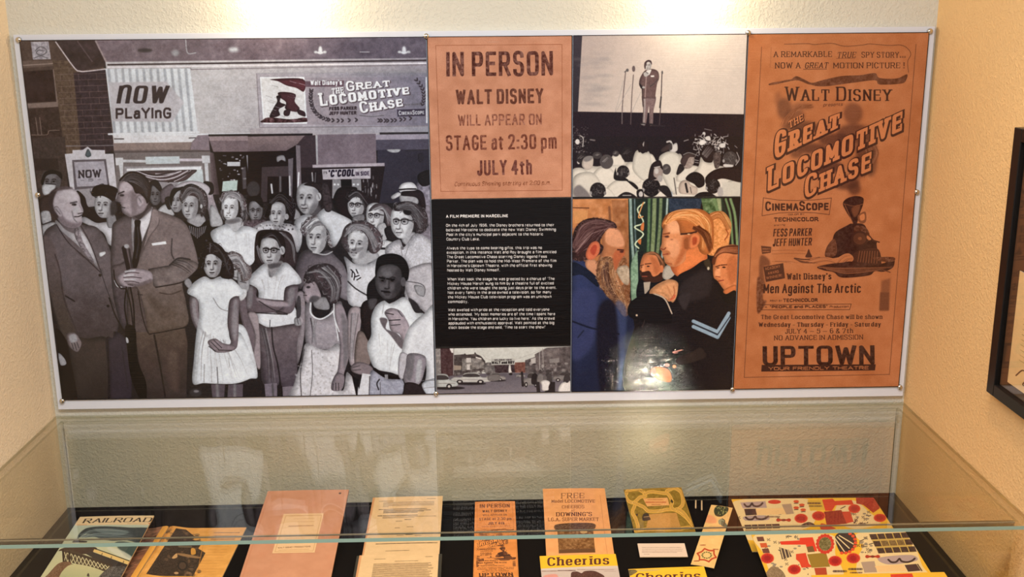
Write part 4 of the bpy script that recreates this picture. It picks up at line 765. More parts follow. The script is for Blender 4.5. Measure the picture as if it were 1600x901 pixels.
def paint_stage(c):
    P, Q, L, E, T, S = c.P, c.Q, c.L, c.E, c.T, c.strands
    c.fr(890, 50, 5.517)
    Q("20 20 1560 0 1560 1460 20 1460", (30, 22, 28)); Q("45 30 130 30 90 700 40 860", (58, 52, 62), grad=((40, 36, 44), "60 100 60 800"))
    Q("122 28 1545 10 1516 710 84 686", (206, 198, 194), grad=((178, 166, 164), "900 400 250 60"))
    for i in range(26): E(RNG.uniform(110, 330), RNG.uniform(180, 640), RNG.uniform(40, 110), RNG.uniform(6, 14), 140, 18, .3)
    Q("40 690 90 688 1516 712 1510 900 40 900", (33, 23, 32))
    for g in ("495 340 470 600 462 790", "562 370 548 560 538 795"): L(g, (92, 80, 84), 7, blur=.8)
    L("462 640 465 790", 130, 6, a=.6); L("545 450 470 580 410 690", 150, 3); L("625 520 570 640 550 690", 150, 3); L("478 420 430 600 405 680", 150, 3); L("808 345 800 560 785 800", (70, 58, 62), 8, blur=.8); L("800 560 790 650", 60, 13); E(510, 330, 12, 14, 90); L("488 345 515 325", 90, 9); E(564, 318, 14, 26, (96, 84, 88)); E(810, 350, 7, 16, 80)
    P("635 550 690 560 755 560 735 680 728 790 700 795 695 640 670 790 640 795 645 660", (118, 100, 104), tex=14); L("655 540 660 620 652 780", 176, 12, blur=3, a=.7); L("638 490 640 560 645 640", (60, 48, 50), 9)
    P("655 340 690 322 740 322 775 345 783 400 765 450 750 560 755 575 690 570 640 570 640 495 612 460 618 400", (98, 78, 80), tex=10); P("612 440 640 470 650 492 625 485", 40); L("680 330 672 400 662 560", (150, 130, 132), 9, blur=2); L("705 470 740 445 770 410", 66, 6, blur=2); P("672 340 705 325 716 330 695 372", 206); P("650 355 680 345 690 375 660 385", 170); L("672 350 690 358", 60, 5); Q("710 376 740 374 741 388 712 389", 216); E(650, 478, 13, 10, 160)
    c.face(688, 290, 52, 76, 178, -.2, smile=.4); P("655 300 660 262 690 242 716 252 720 285 705 262 680 262 668 300 664 325", (74, 58, 62)); E(645, 792, 26, 10, 50); E(712, 796, 18, 8, 40); E(645, 797, 18, 4, 150, 1); L("710 805 830 810", 70, 4, blur=3)
    # audience
    c.fr(890, 180, 5.517)
    for i in range(90): E(RNG.normal(100, 40), RNG.uniform(90, 330), RNG.uniform(3, 9), RNG.uniform(2, 6), RNG.uniform(70, 150), 1.5, .7)
    E(80, 228, 19, 23, 205); L("105 175 130 200 125 270", 170, 8); L("190 210 230 216", 150, 8, blur=3); E(90, 400, 14, 20, 190)
    for i in range(120): x, y = RNG.normal(1230, 85), RNG.normal(260, 48); L([(x, y), (x + RNG.normal(0, 24), y + RNG.normal(0, 18))], RNG.uniform(110, 225), 7, a=.8)
    E(1168, 156, 13, 12, 190); P("1120 240 1150 210 1190 230 1150 260", 216); P("1180 190 1215 180 1225 215 1190 215", 200); P("1300 250 1350 240 1345 275 1310 280", 210)
    w = (214, 212, 208)
    P("40 480 130 470 150 420 250 440 420 400 560 400 640 340 800 400 960 330 1000 430 1130 440 1330 440 1340 520 1485 570 1490 720 40 720", w)
    for x, y, rx, ry in ((420, 380, 60, 50), (700, 400, 60, 70), (1190, 470, 90, 60), (1060, 500, 120, 70), (310, 520, 110, 80), (540, 490, 80, 90), (90, 540, 110, 90), (470, 660, 170, 110), (300, 700, 110, 80), (800, 620, 140, 110), (960, 680, 120, 60), (1420, 650, 110, 90)):
        P([(x - rx, y + ry), (x - rx * .95, y), (x - rx * .5, y - ry * .8), (x, y - ry), (x + rx * .5, y - ry * .8), (x + rx * .95, y), (x + rx, y + ry)], w)
    P("555 400 575 320 605 300 640 330 690 310 712 370 715 460 690 560 640 560 560 480", (204, 204, 200)); P("600 300 600 240 640 220 690 240 690 300 670 320 640 300 615 320", (34, 24, 28)); P("640 250 655 225 650 270", 150, blur=2)
    P("780 380 800 340 870 310 940 330 960 400 930 470 930 660 880 660 790 480", (210, 210, 206)); P("795 300 830 268 880 240 870 290 820 315", (60, 48, 50)); P("870 300 900 255 935 240 940 300 905 320", 200); L("850 230 880 225 895 255", 190, 14); P("870 255 890 240 895 290 870 300", 60)
    for x, y, rx, ry, k in ((115, 370, 45, 45, 40), (250, 345, 40, 30, 60), (330, 400, 58, 62, 74), (510, 335, 54, 62, 34), (410, 330, 28, 26, 60), (845, 465, 38, 46, 70)): E(x, y, rx, ry, k); S([(x - rx * .7, y), (x, y - ry * .7)], [(x, y), (x + rx * .6, y - ry * .3)], 12, k + 40, 5)
    P("120 440 130 375 180 350 215 365 210 440 170 470", (190, 182, 178)); P("130 380 160 352 215 358 190 390 150 400", 120, blur=4); P("40 560 90 500 200 490 270 560 280 640 200 720 60 720", (206, 204, 200)); P("45 640 100 600 190 690 160 720 60 700", (120, 116, 120), blur=10); P("395 550 410 450 420 500 510 550 500 565", 30)
    def head(x, y, r, k=32):
        E(x, y, r, r * 1.05, k)
        c.curls([(x + r * .8 * math.cos(t), y + r * .85 * math.sin(t)) for t in np.linspace(0, 6, 12)], 34, k + 6, 150, r * .5, 4, .6); E(x - r * .9, y + r * .3, r * .16, r * .24, 150); E(x + r * .9, y + r * .3, r * .16, r * .24, 120)
    head(472, 488, 54); head(255, 650, 68); head(715, 620, 78, 24)
    P("700 480 730 420 780 395 812 440 810 520 780 560 720 550", (150, 140, 140)); P("690 520 720 420 790 390 815 470 780 440 740 460 735 520 760 545 700 560", (38, 28, 30)); E(760, 480, 18, 26, 190, 3); L("740 450 790 440", 215, 5); E(790, 545, 22, 30, 160)
    P("430 715 450 680 500 660 560 680 580 715", 36); L("470 690 540 690", 160, 8); P("590 650 640 640 650 720 600 715", 30); E(625, 680, 18, 26, 190); P("780 610 850 610 890 680 880 720 780 640", 34); P("500 560 560 580 600 620 590 640 520 580", 30); L("910 540 930 680", 70, 8)
    P("975 380 1010 340 1075 345 1085 400 1050 455 990 450", (150, 140, 138), tex=30); P("965 400 1000 335 1060 325 1090 360 1040 365 1000 440", (66, 54, 56)); L("990 340 1040 322 1120 350", 130, 6); L("1090 385 1120 390", 170, 5); L("1090 405 1120 410", 170, 5); P("930 500 960 420 1000 460 950 510", 40)
    P("1140 330 1170 260 1240 260 1260 320 1230 400 1160 380", (40, 30, 34)); S("1150 330 1200 260", "1190 370 1250 300", 16, 120, 5, vary=50); P("1140 360 1175 400 1235 405 1258 360 1290 450 1330 470 1200 540 1060 520 1120 440", w); P("1250 330 1310 330 1300 440 1260 450", (80, 70, 72), tex=30)
    head(1392, 375, 62, 60); L("1450 320 1470 380 1440 430", 170, 6); P("1340 420 1420 430 1400 450 1340 446", 200)
    P("1180 540 1240 480 1340 450 1500 460 1495 575 1320 545 1200 600", (38, 26, 30)); P("1010 550 1050 500 1110 490 1165 530 1170 600 1120 625 1080 590", (32, 24, 28)); P("950 620 970 570 1020 560 1060 600 1110 625 1100 680 1020 680 960 670", (190, 178, 172)); L("1010 590 1025 660", 40, 18); L("1050 620 1060 670", 60, 6); head(1245, 610, 62); E(1310, 660, 28, 42, 170, 4); P("1090 715 1120 670 1200 660 1260 690 1270 715", 30)
    Q("1320 570 1490 590 1488 720 1340 720", (200, 200, 196)); L("890 660 900 720", (90, 130, 190), 6, a=.5)
    c.fr()

def paint_still(c):
    P, Q, L, E, T, S = c.P, c.Q, c.L, c.E, c.T, c.strands
    c.fr(890, 305, 5.459)
    Q("20 20 1490 10 1420 1680 20 1690", (26, 20, 24))
    Q("30 30 530 25 540 700 30 700", (176, 116, 72), tex=34, texc=34); Q("40 130 170 125 160 220 60 240", (198, 142, 92)); L("40 105 175 108", (80, 46, 30), 8); Q("370 40 500 40 520 600 400 500", (150, 100, 66), tex=34, texc=20, a=.8); L("350 100 360 300", (112, 72, 48), 18, blur=8)
    Q("510 30 880 20 880 720 520 700", (26, 38, 34))
    for x, w, k in ((530, 22, (140, 168, 168)), (565, 12, (90, 112, 120)), (690, 22, (86, 118, 84)), (735, 34, (120, 140, 104)), (790, 26, (108, 128, 96)), (845, 16, (166, 190, 190))): L([(x, 25), (x - 6 + (x - 700) * -.08, 300), (x - 20 + (x - 700) * -.3, 640)], k, w, blur=3, tex=20)
    Q("855 25 1140 25 1120 130 860 140", (40, 52, 72), tex=18); Q("1130 25 1300 25 1300 200 1150 130", (84, 108, 74), tex=50, texc=12)
    for x, w, k in ((1300, 22, (110, 138, 96)), (1360, 30, (36, 48, 40)), (1400, 18, (112, 144, 100)), (1440, 22, (120, 150, 108))): L([(x - 60, 30), (x - 20, 180), (x, 440)], k, w, blur=3)
    Q("1260 25 1300 25 1310 160 1290 160", (180, 190, 150), blur=5, a=.7)
    L("650 60 590 120 640 230 565 270 640 330 570 410 600 450", (196, 214, 190), 12); L("640 60 610 140 600 190 635 180", (206, 150, 96), 10); P("620 250 645 230 640 300 615 290", (200, 120, 70)); P("590 390 620 370 615 420", (190, 110, 60)); P("540 560 600 470 600 700 590 900 540 900 530 700", (126, 160, 140), tex=30); Q("590 480 640 470 640 900 600 900", (24, 28, 30))
    sk = (214, 142, 98)
    # background sergeant with the moustache
    P("610 600 640 505 700 486 770 505 812 590 820 680 780 720 690 730 620 690", (202, 126, 84)); P("620 690 610 640 640 650 690 645 720 690 760 680 800 650 800 720 720 760 640 740", (60, 34, 26)); P("640 500 690 478 760 492 815 560 822 620 790 610 770 560 740 510", (104, 66, 44)); S("650 500 720 480 800 560", "700 495 770 510 815 600", 18, (150, 100, 70), 5); L("612 600 640 592", (80, 44, 30), 8); L("655 585 705 580", (80, 44, 30), 8); E(628, 612, 10, 5, (50, 26, 20), 1.5); E(680, 604, 13, 6, (50, 26, 20), 1.5); P("632 600 650 600 652 650 625 650", (222, 150, 106), blur=4); L("622 662 640 668 660 655", (130, 66, 46), 6, blur=2); P("625 655 690 650 700 672 640 676", (54, 30, 24)); L("630 690 670 690", (150, 76, 60), 8); E(795, 625, 16, 32, (200, 120, 80)); P("700 520 760 560 780 640 740 670 720 600", (168, 96, 60), blur=14, a=.8)
    P("600 720 660 735 760 740 900 680 930 740 870 900 600 900", (22, 20, 26)); Q("640 740 700 735 690 800 650 850", (170, 160, 150)); P("820 610 870 590 910 640 900 680 840 720 800 690", (176, 172, 166))
    # bearded officer, left
    P("30 600 100 545 180 600 240 680 330 800 480 920 560 1100 560 1700 20 1700", (28, 34, 62), grad=((44, 54, 96), "500 1000 120 760")); P("160 540 240 560 270 660 240 690 150 610", (196, 142, 112)); P("40 570 150 620 240 700 250 780 120 680 30 680", (20, 26, 48))
    P("285 350 310 290 380 270 440 300 480 370 482 430 470 470 500 560 510 720 520 900 460 960 330 820 250 680 250 560 290 460", (180, 118, 82)); P("330 290 420 290 472 380 470 430 400 440 320 400", (214, 154, 120), blur=10)
    P("260 560 330 520 400 540 440 500 480 520 500 580 440 620 400 700 380 760 430 800 520 700 524 860 515 1000 470 1030 400 940 300 820 240 700", (140, 96, 68), tex=50, texc=9); S("270 560 280 700 360 860 470 1020", "470 560 420 660 470 800 510 980", 70, (160, 120, 88), 7, jit=9, vary=40); S("280 640 300 760 400 900", "330 560 360 760 430 900", 40, (70, 44, 36), 6, jit=8, vary=20)
    c.curls("260 560 330 520 400 540 440 560 420 700 450 800 524 860 515 1000 470 1030 400 940 300 820 240 700", 160, (80, 52, 40), (196, 160, 126), 34, 6); P("410 640 450 600 510 605 522 700 510 760 460 740", (180, 164, 146), tex=30); P("380 520 420 460 470 460 480 500 440 560 400 640", (176, 96, 62), blur=8); L("420 462 470 466", (70, 36, 30), 12, blur=2); E(455, 480, 18, 9, (60, 30, 26), 3)
    P("30 500 40 330 90 240 180 195 300 200 390 230 412 278 350 275 300 330 270 400 300 440 270 500 180 540 100 560 30 540", (50, 30, 30)); c.curls("30 500 40 330 90 240 180 195 300 200 390 230 412 278 350 275 300 330 270 400 300 440 270 500 180 540 100 560 30 540", 190, (44, 26, 28), (140, 104, 100), 26, 6); S("50 400 120 250 250 210 390 260", "80 500 200 400 260 330 330 270", 90, (84, 58, 60), 9, jit=12, vary=32)
    P("150 490 190 410 240 390 268 420 262 490 210 545 160 540", (206, 112, 80)); P("185 470 220 420 245 440 220 510", (170, 70, 50), blur=5)
    # young soldier, right
    P("1195 180 1260 135 1330 145 1385 230 1380 330 1340 480 1200 510 1150 400", (222, 150, 92), tex=30); P("1200 160 1280 135 1360 190 1385 290 1350 250 1300 200", (214, 158, 100)); S("1190 170 1290 140 1380 280", "1220 220 1290 200 1350 300", 40, (170, 106, 60), 7); L("1340 290 1360 330 1330 380", (150, 70, 40), 8, blur=2)
    P("870 590 990 560 1000 480 1130 420 1180 500 1170 560 1060 640 930 690", (206, 112, 66)); P("1000 470 1130 440 1150 540 1050 600 930 670", (222, 130, 78), blur=14)
    P("800 330 815 250 850 190 980 160 1060 250 1080 380 1010 460 990 560 900 610 830 580 812 530 800 510 800 480 780 455 795 410", sk); P("850 230 960 220 960 310 860 320", (230, 168, 128), blur=16); P("830 390 930 380 940 500 870 520", (226, 160, 120), blur=16); P("980 350 1060 330 1080 440 1010 470 960 560 900 600 960 460", (178, 98, 58), blur=16, a=.8)
    L("810 330 860 322", (130, 74, 44), 14, blur=2); L("805 350 850 342", (150, 84, 54), 8, blur=2); E(840, 352, 20, 8, (70, 40, 34), 3); E(880, 376, 12, 5, (110, 60, 44), 3, .7); L("785 455 815 460 830 446", (120, 56, 38), 8, blur=2); P("800 480 850 470 870 500 820 510", (178, 110, 72), blur=6); L("805 505 850 498", (140, 62, 46), 8, blur=2); L("830 575 880 585", (150, 80, 50), 9, blur=5)
    P("795 250 830 170 900 135 990 140 1060 112 1160 130 1230 210 1240 330 1230 450 1180 505 1120 480 1100 400 1110 340 1050 330 960 330 940 250 900 200 840 220 815 290", (184, 108, 58)); S("820 240 900 150 1080 130 1200 230 1220 400", "850 210 960 200 1050 230 1130 320 1130 460", 110, (206, 136, 80), 8, jit=9, vary=34); S("1060 280 1140 340 1200 480", "1120 260 1210 330 1230 440", 40, (92, 48, 28), 8, jit=6, vary=16); L("960 330 1040 322 1090 310", (60, 34, 26), 14, blur=2); E(1025, 330, 12, 5, (220, 190, 150))
    P("1030 360 1070 320 1115 340 1115 400 1080 445 1030 450", (216, 128, 82)); P("1060 360 1095 360 1090 410 1060 420", (170, 76, 46), blur=5); P("985 380 1020 360 1020 450 990 450", (150, 84, 48), blur=6)
    P("930 690 1050 620 1160 550 1215 590 1240 700 1290 800 1420 900 1420 1700 500 1700 600 1000 640 900 900 920 940 800", (28, 23, 28)); P("960 760 1150 640 1220 700 1180 860 980 900", (44, 38, 42), blur=26); P("1150 570 1195 540 1215 600 1200 640", (60, 50, 40)); E(1192, 622, 10, 14, (200, 190, 170))
    # youth at the right edge
    P("1230 620 1240 520 1290 450 1440 440 1430 780 1380 830 1330 810 1270 730 1238 700", (214, 134, 88)); P("1220 570 1250 490 1300 440 1445 425 1440 500 1330 490 1270 520 1245 590", (112, 60, 40)); S("1250 520 1320 450 1440 440", "1260 500 1330 480 1440 490", 26, (150, 88, 56), 7); L("1255 608 1290 596", (90, 46, 30), 9); L("1300 594 1350 590", (90, 46, 30), 9); E(1275, 618, 12, 6, (60, 30, 24), 2); E(1325, 612, 15, 7, (60, 30, 24), 2); P("1250 640 1290 620 1290 690 1250 690", (232, 160, 116), blur=8); L("1255 690 1290 695", (130, 60, 40), 7, blur=2); L("1275 730 1320 722", (140, 60, 50), 9, blur=2); P("1360 540 1430 520 1430 700 1380 760 1350 640", (180, 100, 60), blur=16, a=.7); P("1320 810 1420 760 1420 830 1350 850", (204, 120, 74)); P("1290 800 1340 840 1420 810 1420 920 1330 900", (26, 22, 24))
    # clasped hands and sleeves
    P("690 830 750 760 860 715 930 740 930 800 900 870 860 905 800 870", (214, 156, 114), tex=16); P("760 770 860 730 900 760 800 820", (230, 178, 136), blur=10); L("900 770 910 830 870 880", (150, 84, 56), 8, blur=3); L("850 760 870 850 850 890", (170, 104, 70), 7, blur=3)
    c.fr(890, 450, 5.459)
    P("30 60 230 40 240 300 200 500 30 600", (52, 60, 104), blur=30, a=.8); P("400 130 490 160 490 400 450 900 420 900 410 500", (62, 76, 120), blur=16, a=.7); L("30 280 200 340 430 390", (20, 24, 44), 14, blur=6); L("80 420 130 360", (20, 24, 40), 8, blur=4); P("250 200 400 150 420 800 270 880", (22, 20, 36), blur=20)
    P("520 130 620 60 720 40 830 90 880 210 860 300 700 300 520 240", (22, 18, 22)); L("720 42 820 90 882 215", (196, 182, 168), 11); E(582, 230, 9, 9, (210, 190, 170)); L("650 270 630 330", (50, 40, 40), 7); P("940 70 1040 40 1000 180 960 150", (52, 46, 50), blur=12)
    c.fr(890, 305, 5.459)
    P("690 830 760 765 870 720 930 745 925 850 890 912 855 880 800 835 720 838", (214, 156, 114), tex=14); L("895 775 905 830 868 890", (160, 90, 60), 7, blur=3); L("840 770 880 860", (180, 116, 80), 6, blur=3); L("870 890 900 870 905 850", (196, 80, 60), 10, blur=3)
    c.fr(890, 450, 5.459)
    for d in (0, 46): L([(1064, 280 + d), (1270, 370 + d), (1366, 212 + d * .8)], (146, 172, 198), 30, smooth=False)
    L("1064 300 1268 396 1374 242", (40, 44, 60), 9, smooth=False)
    P("700 690 760 668 850 690 880 760 860 800 780 780 710 740", (190, 104, 66)); P("700 690 740 680 740 740 705 740", (206, 150, 130)); L("890 545 965 525", (176, 120, 110), 10); L("900 552 930 548", (150, 100, 90), 8); E(840, 655, 22, 16, (200, 160, 150)); E(902, 666, 17, 15, (196, 140, 112)); P("920 600 1060 540 1120 505 1170 560 1140 600 960 650", (46, 38, 38), blur=8)
    c.fr()

def paint_poster(c, paper=(180, 113, 74), ink=(66, 36, 30)):
    P, Q, L, E, T, S = c.P, c.Q, c.L, c.E, c.T, c.strands
    pa, ik = np.array(paper, float), np.array(ink, float)
    mix = lambda t: pa * (1 - t) + ik * t
    c.fr(); Q("1170 50 1456 46 1408 606 1146 608", paper, tex=12, texc=60)
    L("1191.5 74 1164 589 1390 584 1431.5 70", mix(.62), .9, smooth=False)
    c.fr(1165, 50, 5.333)
    # torn-scroll cartouche
    L("210 300 215 240 222 130", mix(.3), 3); L("330 105 520 100 580 108 720 98 830 122 980 112 1040 104 1200 116 1290 112 1350 140 1378 190 1352 250 1358 340", mix(.75), 4.5)
    T("A REMARKABLE", 240, 211, 726, 210, 46, mix(.95), w=1.5, wy=.8, serif=.8); T("TRUE", 765, 219, 920, 217, 48, mix(.85), w=1.5, wy=.7, serif=.6, skew=.2); L("762 224 915 222", mix(.7), 3); T("SPY STORY...", 968, 216, 1335, 218, 46, mix(.85), w=1.5, wy=.7, serif=.7)
    T("NOW A", 252, 305, 465, 304, 48, mix(1.), w=1.5, wy=.8, serif=.8); T("GREAT", 497, 304, 690, 302, 46, ik, w=1.5, wy=.8, serif=.6, skew=.2); L("488 313 682 311", ik, 4); T("MOTION PICTURE !", 735, 304, 1326, 304, 46, mix(1.), w=1.5, wy=.7, serif=.8)
    P("208 430 300 410 380 398 430 370 500 400 560 425 640 405 800 370 960 362 1080 345 1120 385 1260 390 1345 355 1340 400 1300 432 1120 440 1080 405 900 425 660 455 540 440 440 405 340 420 215 445", mix(.68), tex=24, texc=12); L("215 440 330 405 420 395", mix(.4), 4)
    # smoke
    for x, y, rx, ry, a in ((330, 640, 60, 90, .45), (420, 700, 80, 60, .4), (480, 620, 90, 30, .3), (900, 680, 80, 90, .4), (280, 560, 30, 60, .22), (380, 780, 60, 40, .5)): E(x, y, rx, ry, mix(.85), 24, min(1, a * 1.35))
    S("420 640 330 720 300 800", "560 620 440 640 360 780", 24, mix(.4), 9, jit=10, vary=12)
    T("Walt Disney", 335, 574, 1216, 576, 116, mix(1.05), w=1.5, wy=.6, serif=.7, sc=.81); T("presents", 652, 622, 812, 616, 26, mix(.7), w=1.2, skew=.25)
    c.fr(1165, 190, 5.926)
    for x, y, rx, ry, a in ((1010, 110, 160, 90, .45), (840, 170, 160, 60, .5), (620, 250, 150, 50, .5), (1120, 260, 100, 120, .5), (1050, 420, 90, 100, .5), (760, 420, 150, 60, .55), (930, 560, 130, 70, .5), (1160, 380, 60, 130, .4), (640, 480, 120, 40, .4), (480, 300, 60, 40, .4), (1010, 620, 60, 60, .5), (560, 60, 120, 60, .5)): E(x, y, rx, ry, mix(.9), 30, min(a * 1.45, .8))
    S("1160 180 1230 280 1160 440", "1080 180 1140 300 1080 520", 26, mix(.55), 10, jit=12, vary=16)
    for d, col, gr in ((1, ik, 1.0), (0, pa * 1.1, 0.)):
        k = dict(w=1.75, wy=1.4, serif=.7, sc=.8, skew=0, grow=gr * 1.5)
        o = (4, 6) if d else (0, 0)
        T("THE", 410, 65, 545, -10, 66, col, h1=62, up=(-.12, -1), off=o, **k)
        T("Great", 265, 345, 872, 52, 245, col, h1=165, up=(.05, -1), off=o, **k)
        T("Locomotive", 205, 648, 1448, 82, 225, col, h1=225, up=(.04, -1), off=o, **k)
        T("Chase", 545, 712, 1162, 452, 205, col, h1=220, up=(.04, -1), off=o, **k)
    c.fr(1165, 300, 5.926)
    L("172 52 320 74 480 78 640 72 800 54 780 208 640 190 480 186 320 192 160 218", mix(.85), 5, closed=True, smooth=False)
    T("CinemaScope", 190, 172, 772, 166, 84, ik, w=1.9, wy=1.7, sc=.8); T("COLOR BY", 400, 214, 550, 210, 15, mix(.7), w=1.8); T("TECHNICOLOR", 270, 272, 678, 268, 38, ik, w=2.2, serif=.3)
    T("starring", 270, 314, 372, 308, 16, mix(.6), w=1.4, skew=.2); T("FESS PARKER", 262, 410, 616, 402, 70, ik, w=1.5, wy=1.1, skew=.12); T("JEFF HUNTER", 258, 500, 616, 492, 70, ik, w=1.5, wy=1.1, skew=.12)
    Q("150 495 245 505 240 560 160 572", mix(.75)); scrib(c, 166, 236, 524, paper, 9, dash=16); scrib(c, 168, 230, 548, paper, 9, dash=16)
    for y in (542, 572): L([(250, y), (400, y - 6), (560, y - 2)], mix(.5), 5, a=.6)
    P("560 600 575 560 590 525 605 560 620 600", mix(.9)); L("460 610 560 622 690 604", mix(.8), 12); P("450 612 560 640 680 655 540 655 480 630", mix(.7))
    # engine, three-quarter view
    dk = mix(1.05)
    P("905 105 940 60 1020 36 1090 52 1092 110 1060 200 1030 300 1000 305 985 260 930 170", mix(1.05), tex=14); P("985 150 1060 120 1050 190 1010 230", mix(.6), blur=8); L("920 110 1000 290", mix(.4), 6); L("905 105 1000 128 1092 110", mix(.5), 5)
    P("1045 215 1110 180 1120 260 1090 290 1050 270", mix(.5)); P("1060 220 1100 200 1105 250 1070 262", pa * 1.08)
    P("800 470 830 380 900 330 1000 290 1100 300 1140 380 1190 440 1240 460 1215 480 1250 660 1240 690 980 690 960 600 880 600 800 610 740 590 760 500", mix(1.08), tex=10, texc=14); P("850 400 940 310 1000 310 990 540 880 590 840 520", dk, tex=16); P("1010 320 1120 330 1150 440 1030 480", mix(.8), tex=30); P("740 590 760 500 830 430 850 560 800 600", mix(.72), tex=24)
    E(1060, 430, 80, 72, mix(1.0)); E(1060, 430, 60, 54, mix(.82)); E(1062, 428, 18, 15, mix(.5)); L("1110 380 1150 430 1240 462", mix(.95), 12); P("1130 400 1165 430 1150 445 1125 425", pa)
    P("1010 560 1220 520 1260 670 1230 700 1000 680", mix(.95))
    for x in range(1040, 1230, 26): L([(1020 + (x - 1040) * .9 + 40, 545), (x - 6, 680)], mix(.45), 6)
    P("830 640 900 580 960 566 1000 600 990 640 900 700", pa * 1.02); S("840 660 900 590 980 580", "900 700 960 640 1000 620", 10, mix(.4), 5)
    P("670 690 800 660 900 650 990 640 1260 660 1370 600 1370 690 1280 735 1200 730 1140 770 900 790 820 740 720 720", mix(1.), tex=20, texc=12); S("680 690 900 700 1360 690", "820 730 960 760 1200 730", 26, mix(.5), 7, vary=22); P("1180 605 1370 600 1368 640 1260 640", mix(.7), tex=40); P("600 620 740 600 840 620 820 650 700 660", pa); S("560 640 700 600 800 620", "640 660 760 640 850 660", 8, mix(.5), 5); L("1220 700 1340 740", mix(.7), 10)
    # second feature
    P("140 600 220 620 230 680 175 700 190 900 140 900", mix(.55), blur=14); Q("172 690 355 655 372 795 195 830", mix(.9)); T("ACADEMY", 190, 722, 330, 696, 26, mix(.3), w=1.8); T("AWARD", 215, 762, 315, 744, 24, mix(.3), w=1.8); T("WINNER!", 200, 806, 345, 780, 26, mix(.3), w=1.8); S("250 640 300 640 380 650", "380 640 450 640 540 660", 12, mix(.3), 4)
    T("Walt Disney's", 388, 808, 800, 804, 56, ik, w=2.0, wy=1.1, serif=.5)
    c.fr(1145, 430, 5.007)
    P("198 20 250 60 240 180 270 200 232 270 196 280", mix(.62), blur=6, tex=30); Q("1165 40 1235 20 1222 272 1150 275", mix(.4), blur=12); Q("1155 130 1225 130 1222 272 1148 272", mix(.6), blur=6)
    T("Men Against The Arctic", 245, 138, 1004, 134, 72, mix(1.05), w=1.6, wy=1.2, skew=.04)
    T("PRINT BY", 296, 206, 392, 204, 15, mix(.7), w=1.6); T("TECHNICOLOR", 400, 207, 668, 204, 27, ik, w=2.2)
    L("238 228 930 222 916 266 230 268", ik, 4, closed=True, smooth=False); T("A", 258, 254, 274, 253, 14, ik); T("\"PEOPLE and PLACES\"", 296, 256, 745, 252, 22, ik, w=2.3); T("Production", 760, 252, 906, 250, 18, mix(.8), w=1.6, skew=.2)
    k = dict(wy=.8, serif=.75)
    T("The Great Locomotive Chase will be shown", 226, 340, 1172, 338, 33, mix(1.), w=1.8, **k); T("Wednesday - Thursday - Friday - Saturday", 208, 400, 1160, 396, 33, mix(1.05), w=2.1, **k); T("JULY 4 _ 5 _ 6 & 7th", 414, 453, 944, 448, 36, mix(1.), w=1.6, **k); T("NO ADVANCE IN ADMISSION", 328, 505, 1022, 498, 37, mix(1.), w=1.5, **k)
    T("UPTOWN", 240, 702, 1112, 694, 150, mix(1.05), w=2.3, wy=1.5, tex=24, texc=9); Q("232 698 1120 692 1114 740 228 750", mix(1.05)); T("YOUR FRIENDLY THEATRE", 285, 740, 1065, 732, 26, pa, w=1.7)
    c.fr()

for _f, _q in ((paint_notice, "670 57 896.5 310"), (paint_story, "676.5 310 894 541"), (paint_street, "683 541 894 613"), (paint_stage, "896.5 54 1165 307.5"), (paint_still, "895 308.5 1150 612"), (paint_poster, "1170 50 1147 605 1455 48 1404.8 603")):
    _s = _f in (paint_street, paint_stage, paint_still)
    PAN.clip(_q); PAN.rim = .34 * _s; _f(PAN); PAN.rim = 0.
    if _s: PAN.soften(_q, 1, .05 if _f is paint_stage else .12)
PAN.clip()
# black joints between the prints
for _g in ("669.2 50 682.4 620", "897 50 894 620", "1170.5 46 1146.2 612"): PAN.L(_g, (20, 14, 16), 2.4, smooth=False)
for _g in ("679 311.8 895 308.6", "683 543.2 893 539.4", "896 308.6 1158 307.8"): PAN.L(_g, (20, 14, 16), 2.4, smooth=False)
PAN.L("30.5 62 1452.5 51 1404.8 603.5 96.5 626", (18, 12, 14), 2.2, closed=True, smooth=False)
PAN.grain(5)
# ---------------------------------------------------------------- printed faces of the things lying in the case
ART = {}
def sheet_art(name, w, h, quad, bg):
    ART[name] = Canvas(w, h, quad, bg); return ART[name]
c = sheet_art('railroad', 560, 790, "125.1 807 240.8 805 188.5 902.5 61 904.9", (176, 190, 176))
c.fr(0, 780, 7.445)
c.Q("300 300 1900 290 1900 950 300 950", (182, 196, 184), grad=((196, 196, 160), "1200 320 1000 700"))
c.P("905 445 925 400 990 345 1090 322 1250 318 1500 330 1760 345 1700 520 1480 480 1300 486 1150 455 1050 410 980 402 935 440", (52, 62, 68), blur=8)
c.P("1100 350 1300 345 1500 380 1400 420 1200 400", (120, 138, 144), blur=12, a=.8); c.P("1350 500 1560 520 1640 640 1500 680 1400 600", (60, 78, 78), blur=14); c.P("1250 560 1420 600 1560 690 1480 700 1300 620", (206, 208, 196), blur=12, a=.8); c.strands("940 430 1100 350 1500 360", "1000 440 1200 460 1600 500", 40, (104, 120, 126), 8, .5, 10)
c.P("840 500 905 455 915 480 1010 490 1000 505 900 505", (50, 46, 52)); c.Q("905 440 915 440 915 490 900 490", (40, 38, 44))
c.P("678 600 800 552 1060 556 1130 580 1060 630 930 640 800 600", (62, 44, 38), tex=40); c.Q("1100 585 1600 750 1600 800 1080 612", (222, 190, 122)); c.Q("1060 610 1600 800 1600 960 1290 800 1000 640", (52, 46, 46)); c.L("1110 580 1500 715 1650 770", (40, 34, 32), 10); 
for x in (1190, 1300, 1440): c.L([(x, 600 + (x - 1100) * .35), (x - 20, 660 + (x - 1100) * .35)], (70, 52, 40), 8)
c.Q("728 600 810 590 1300 760 1250 842 830 740 735 735", (74, 62, 50))
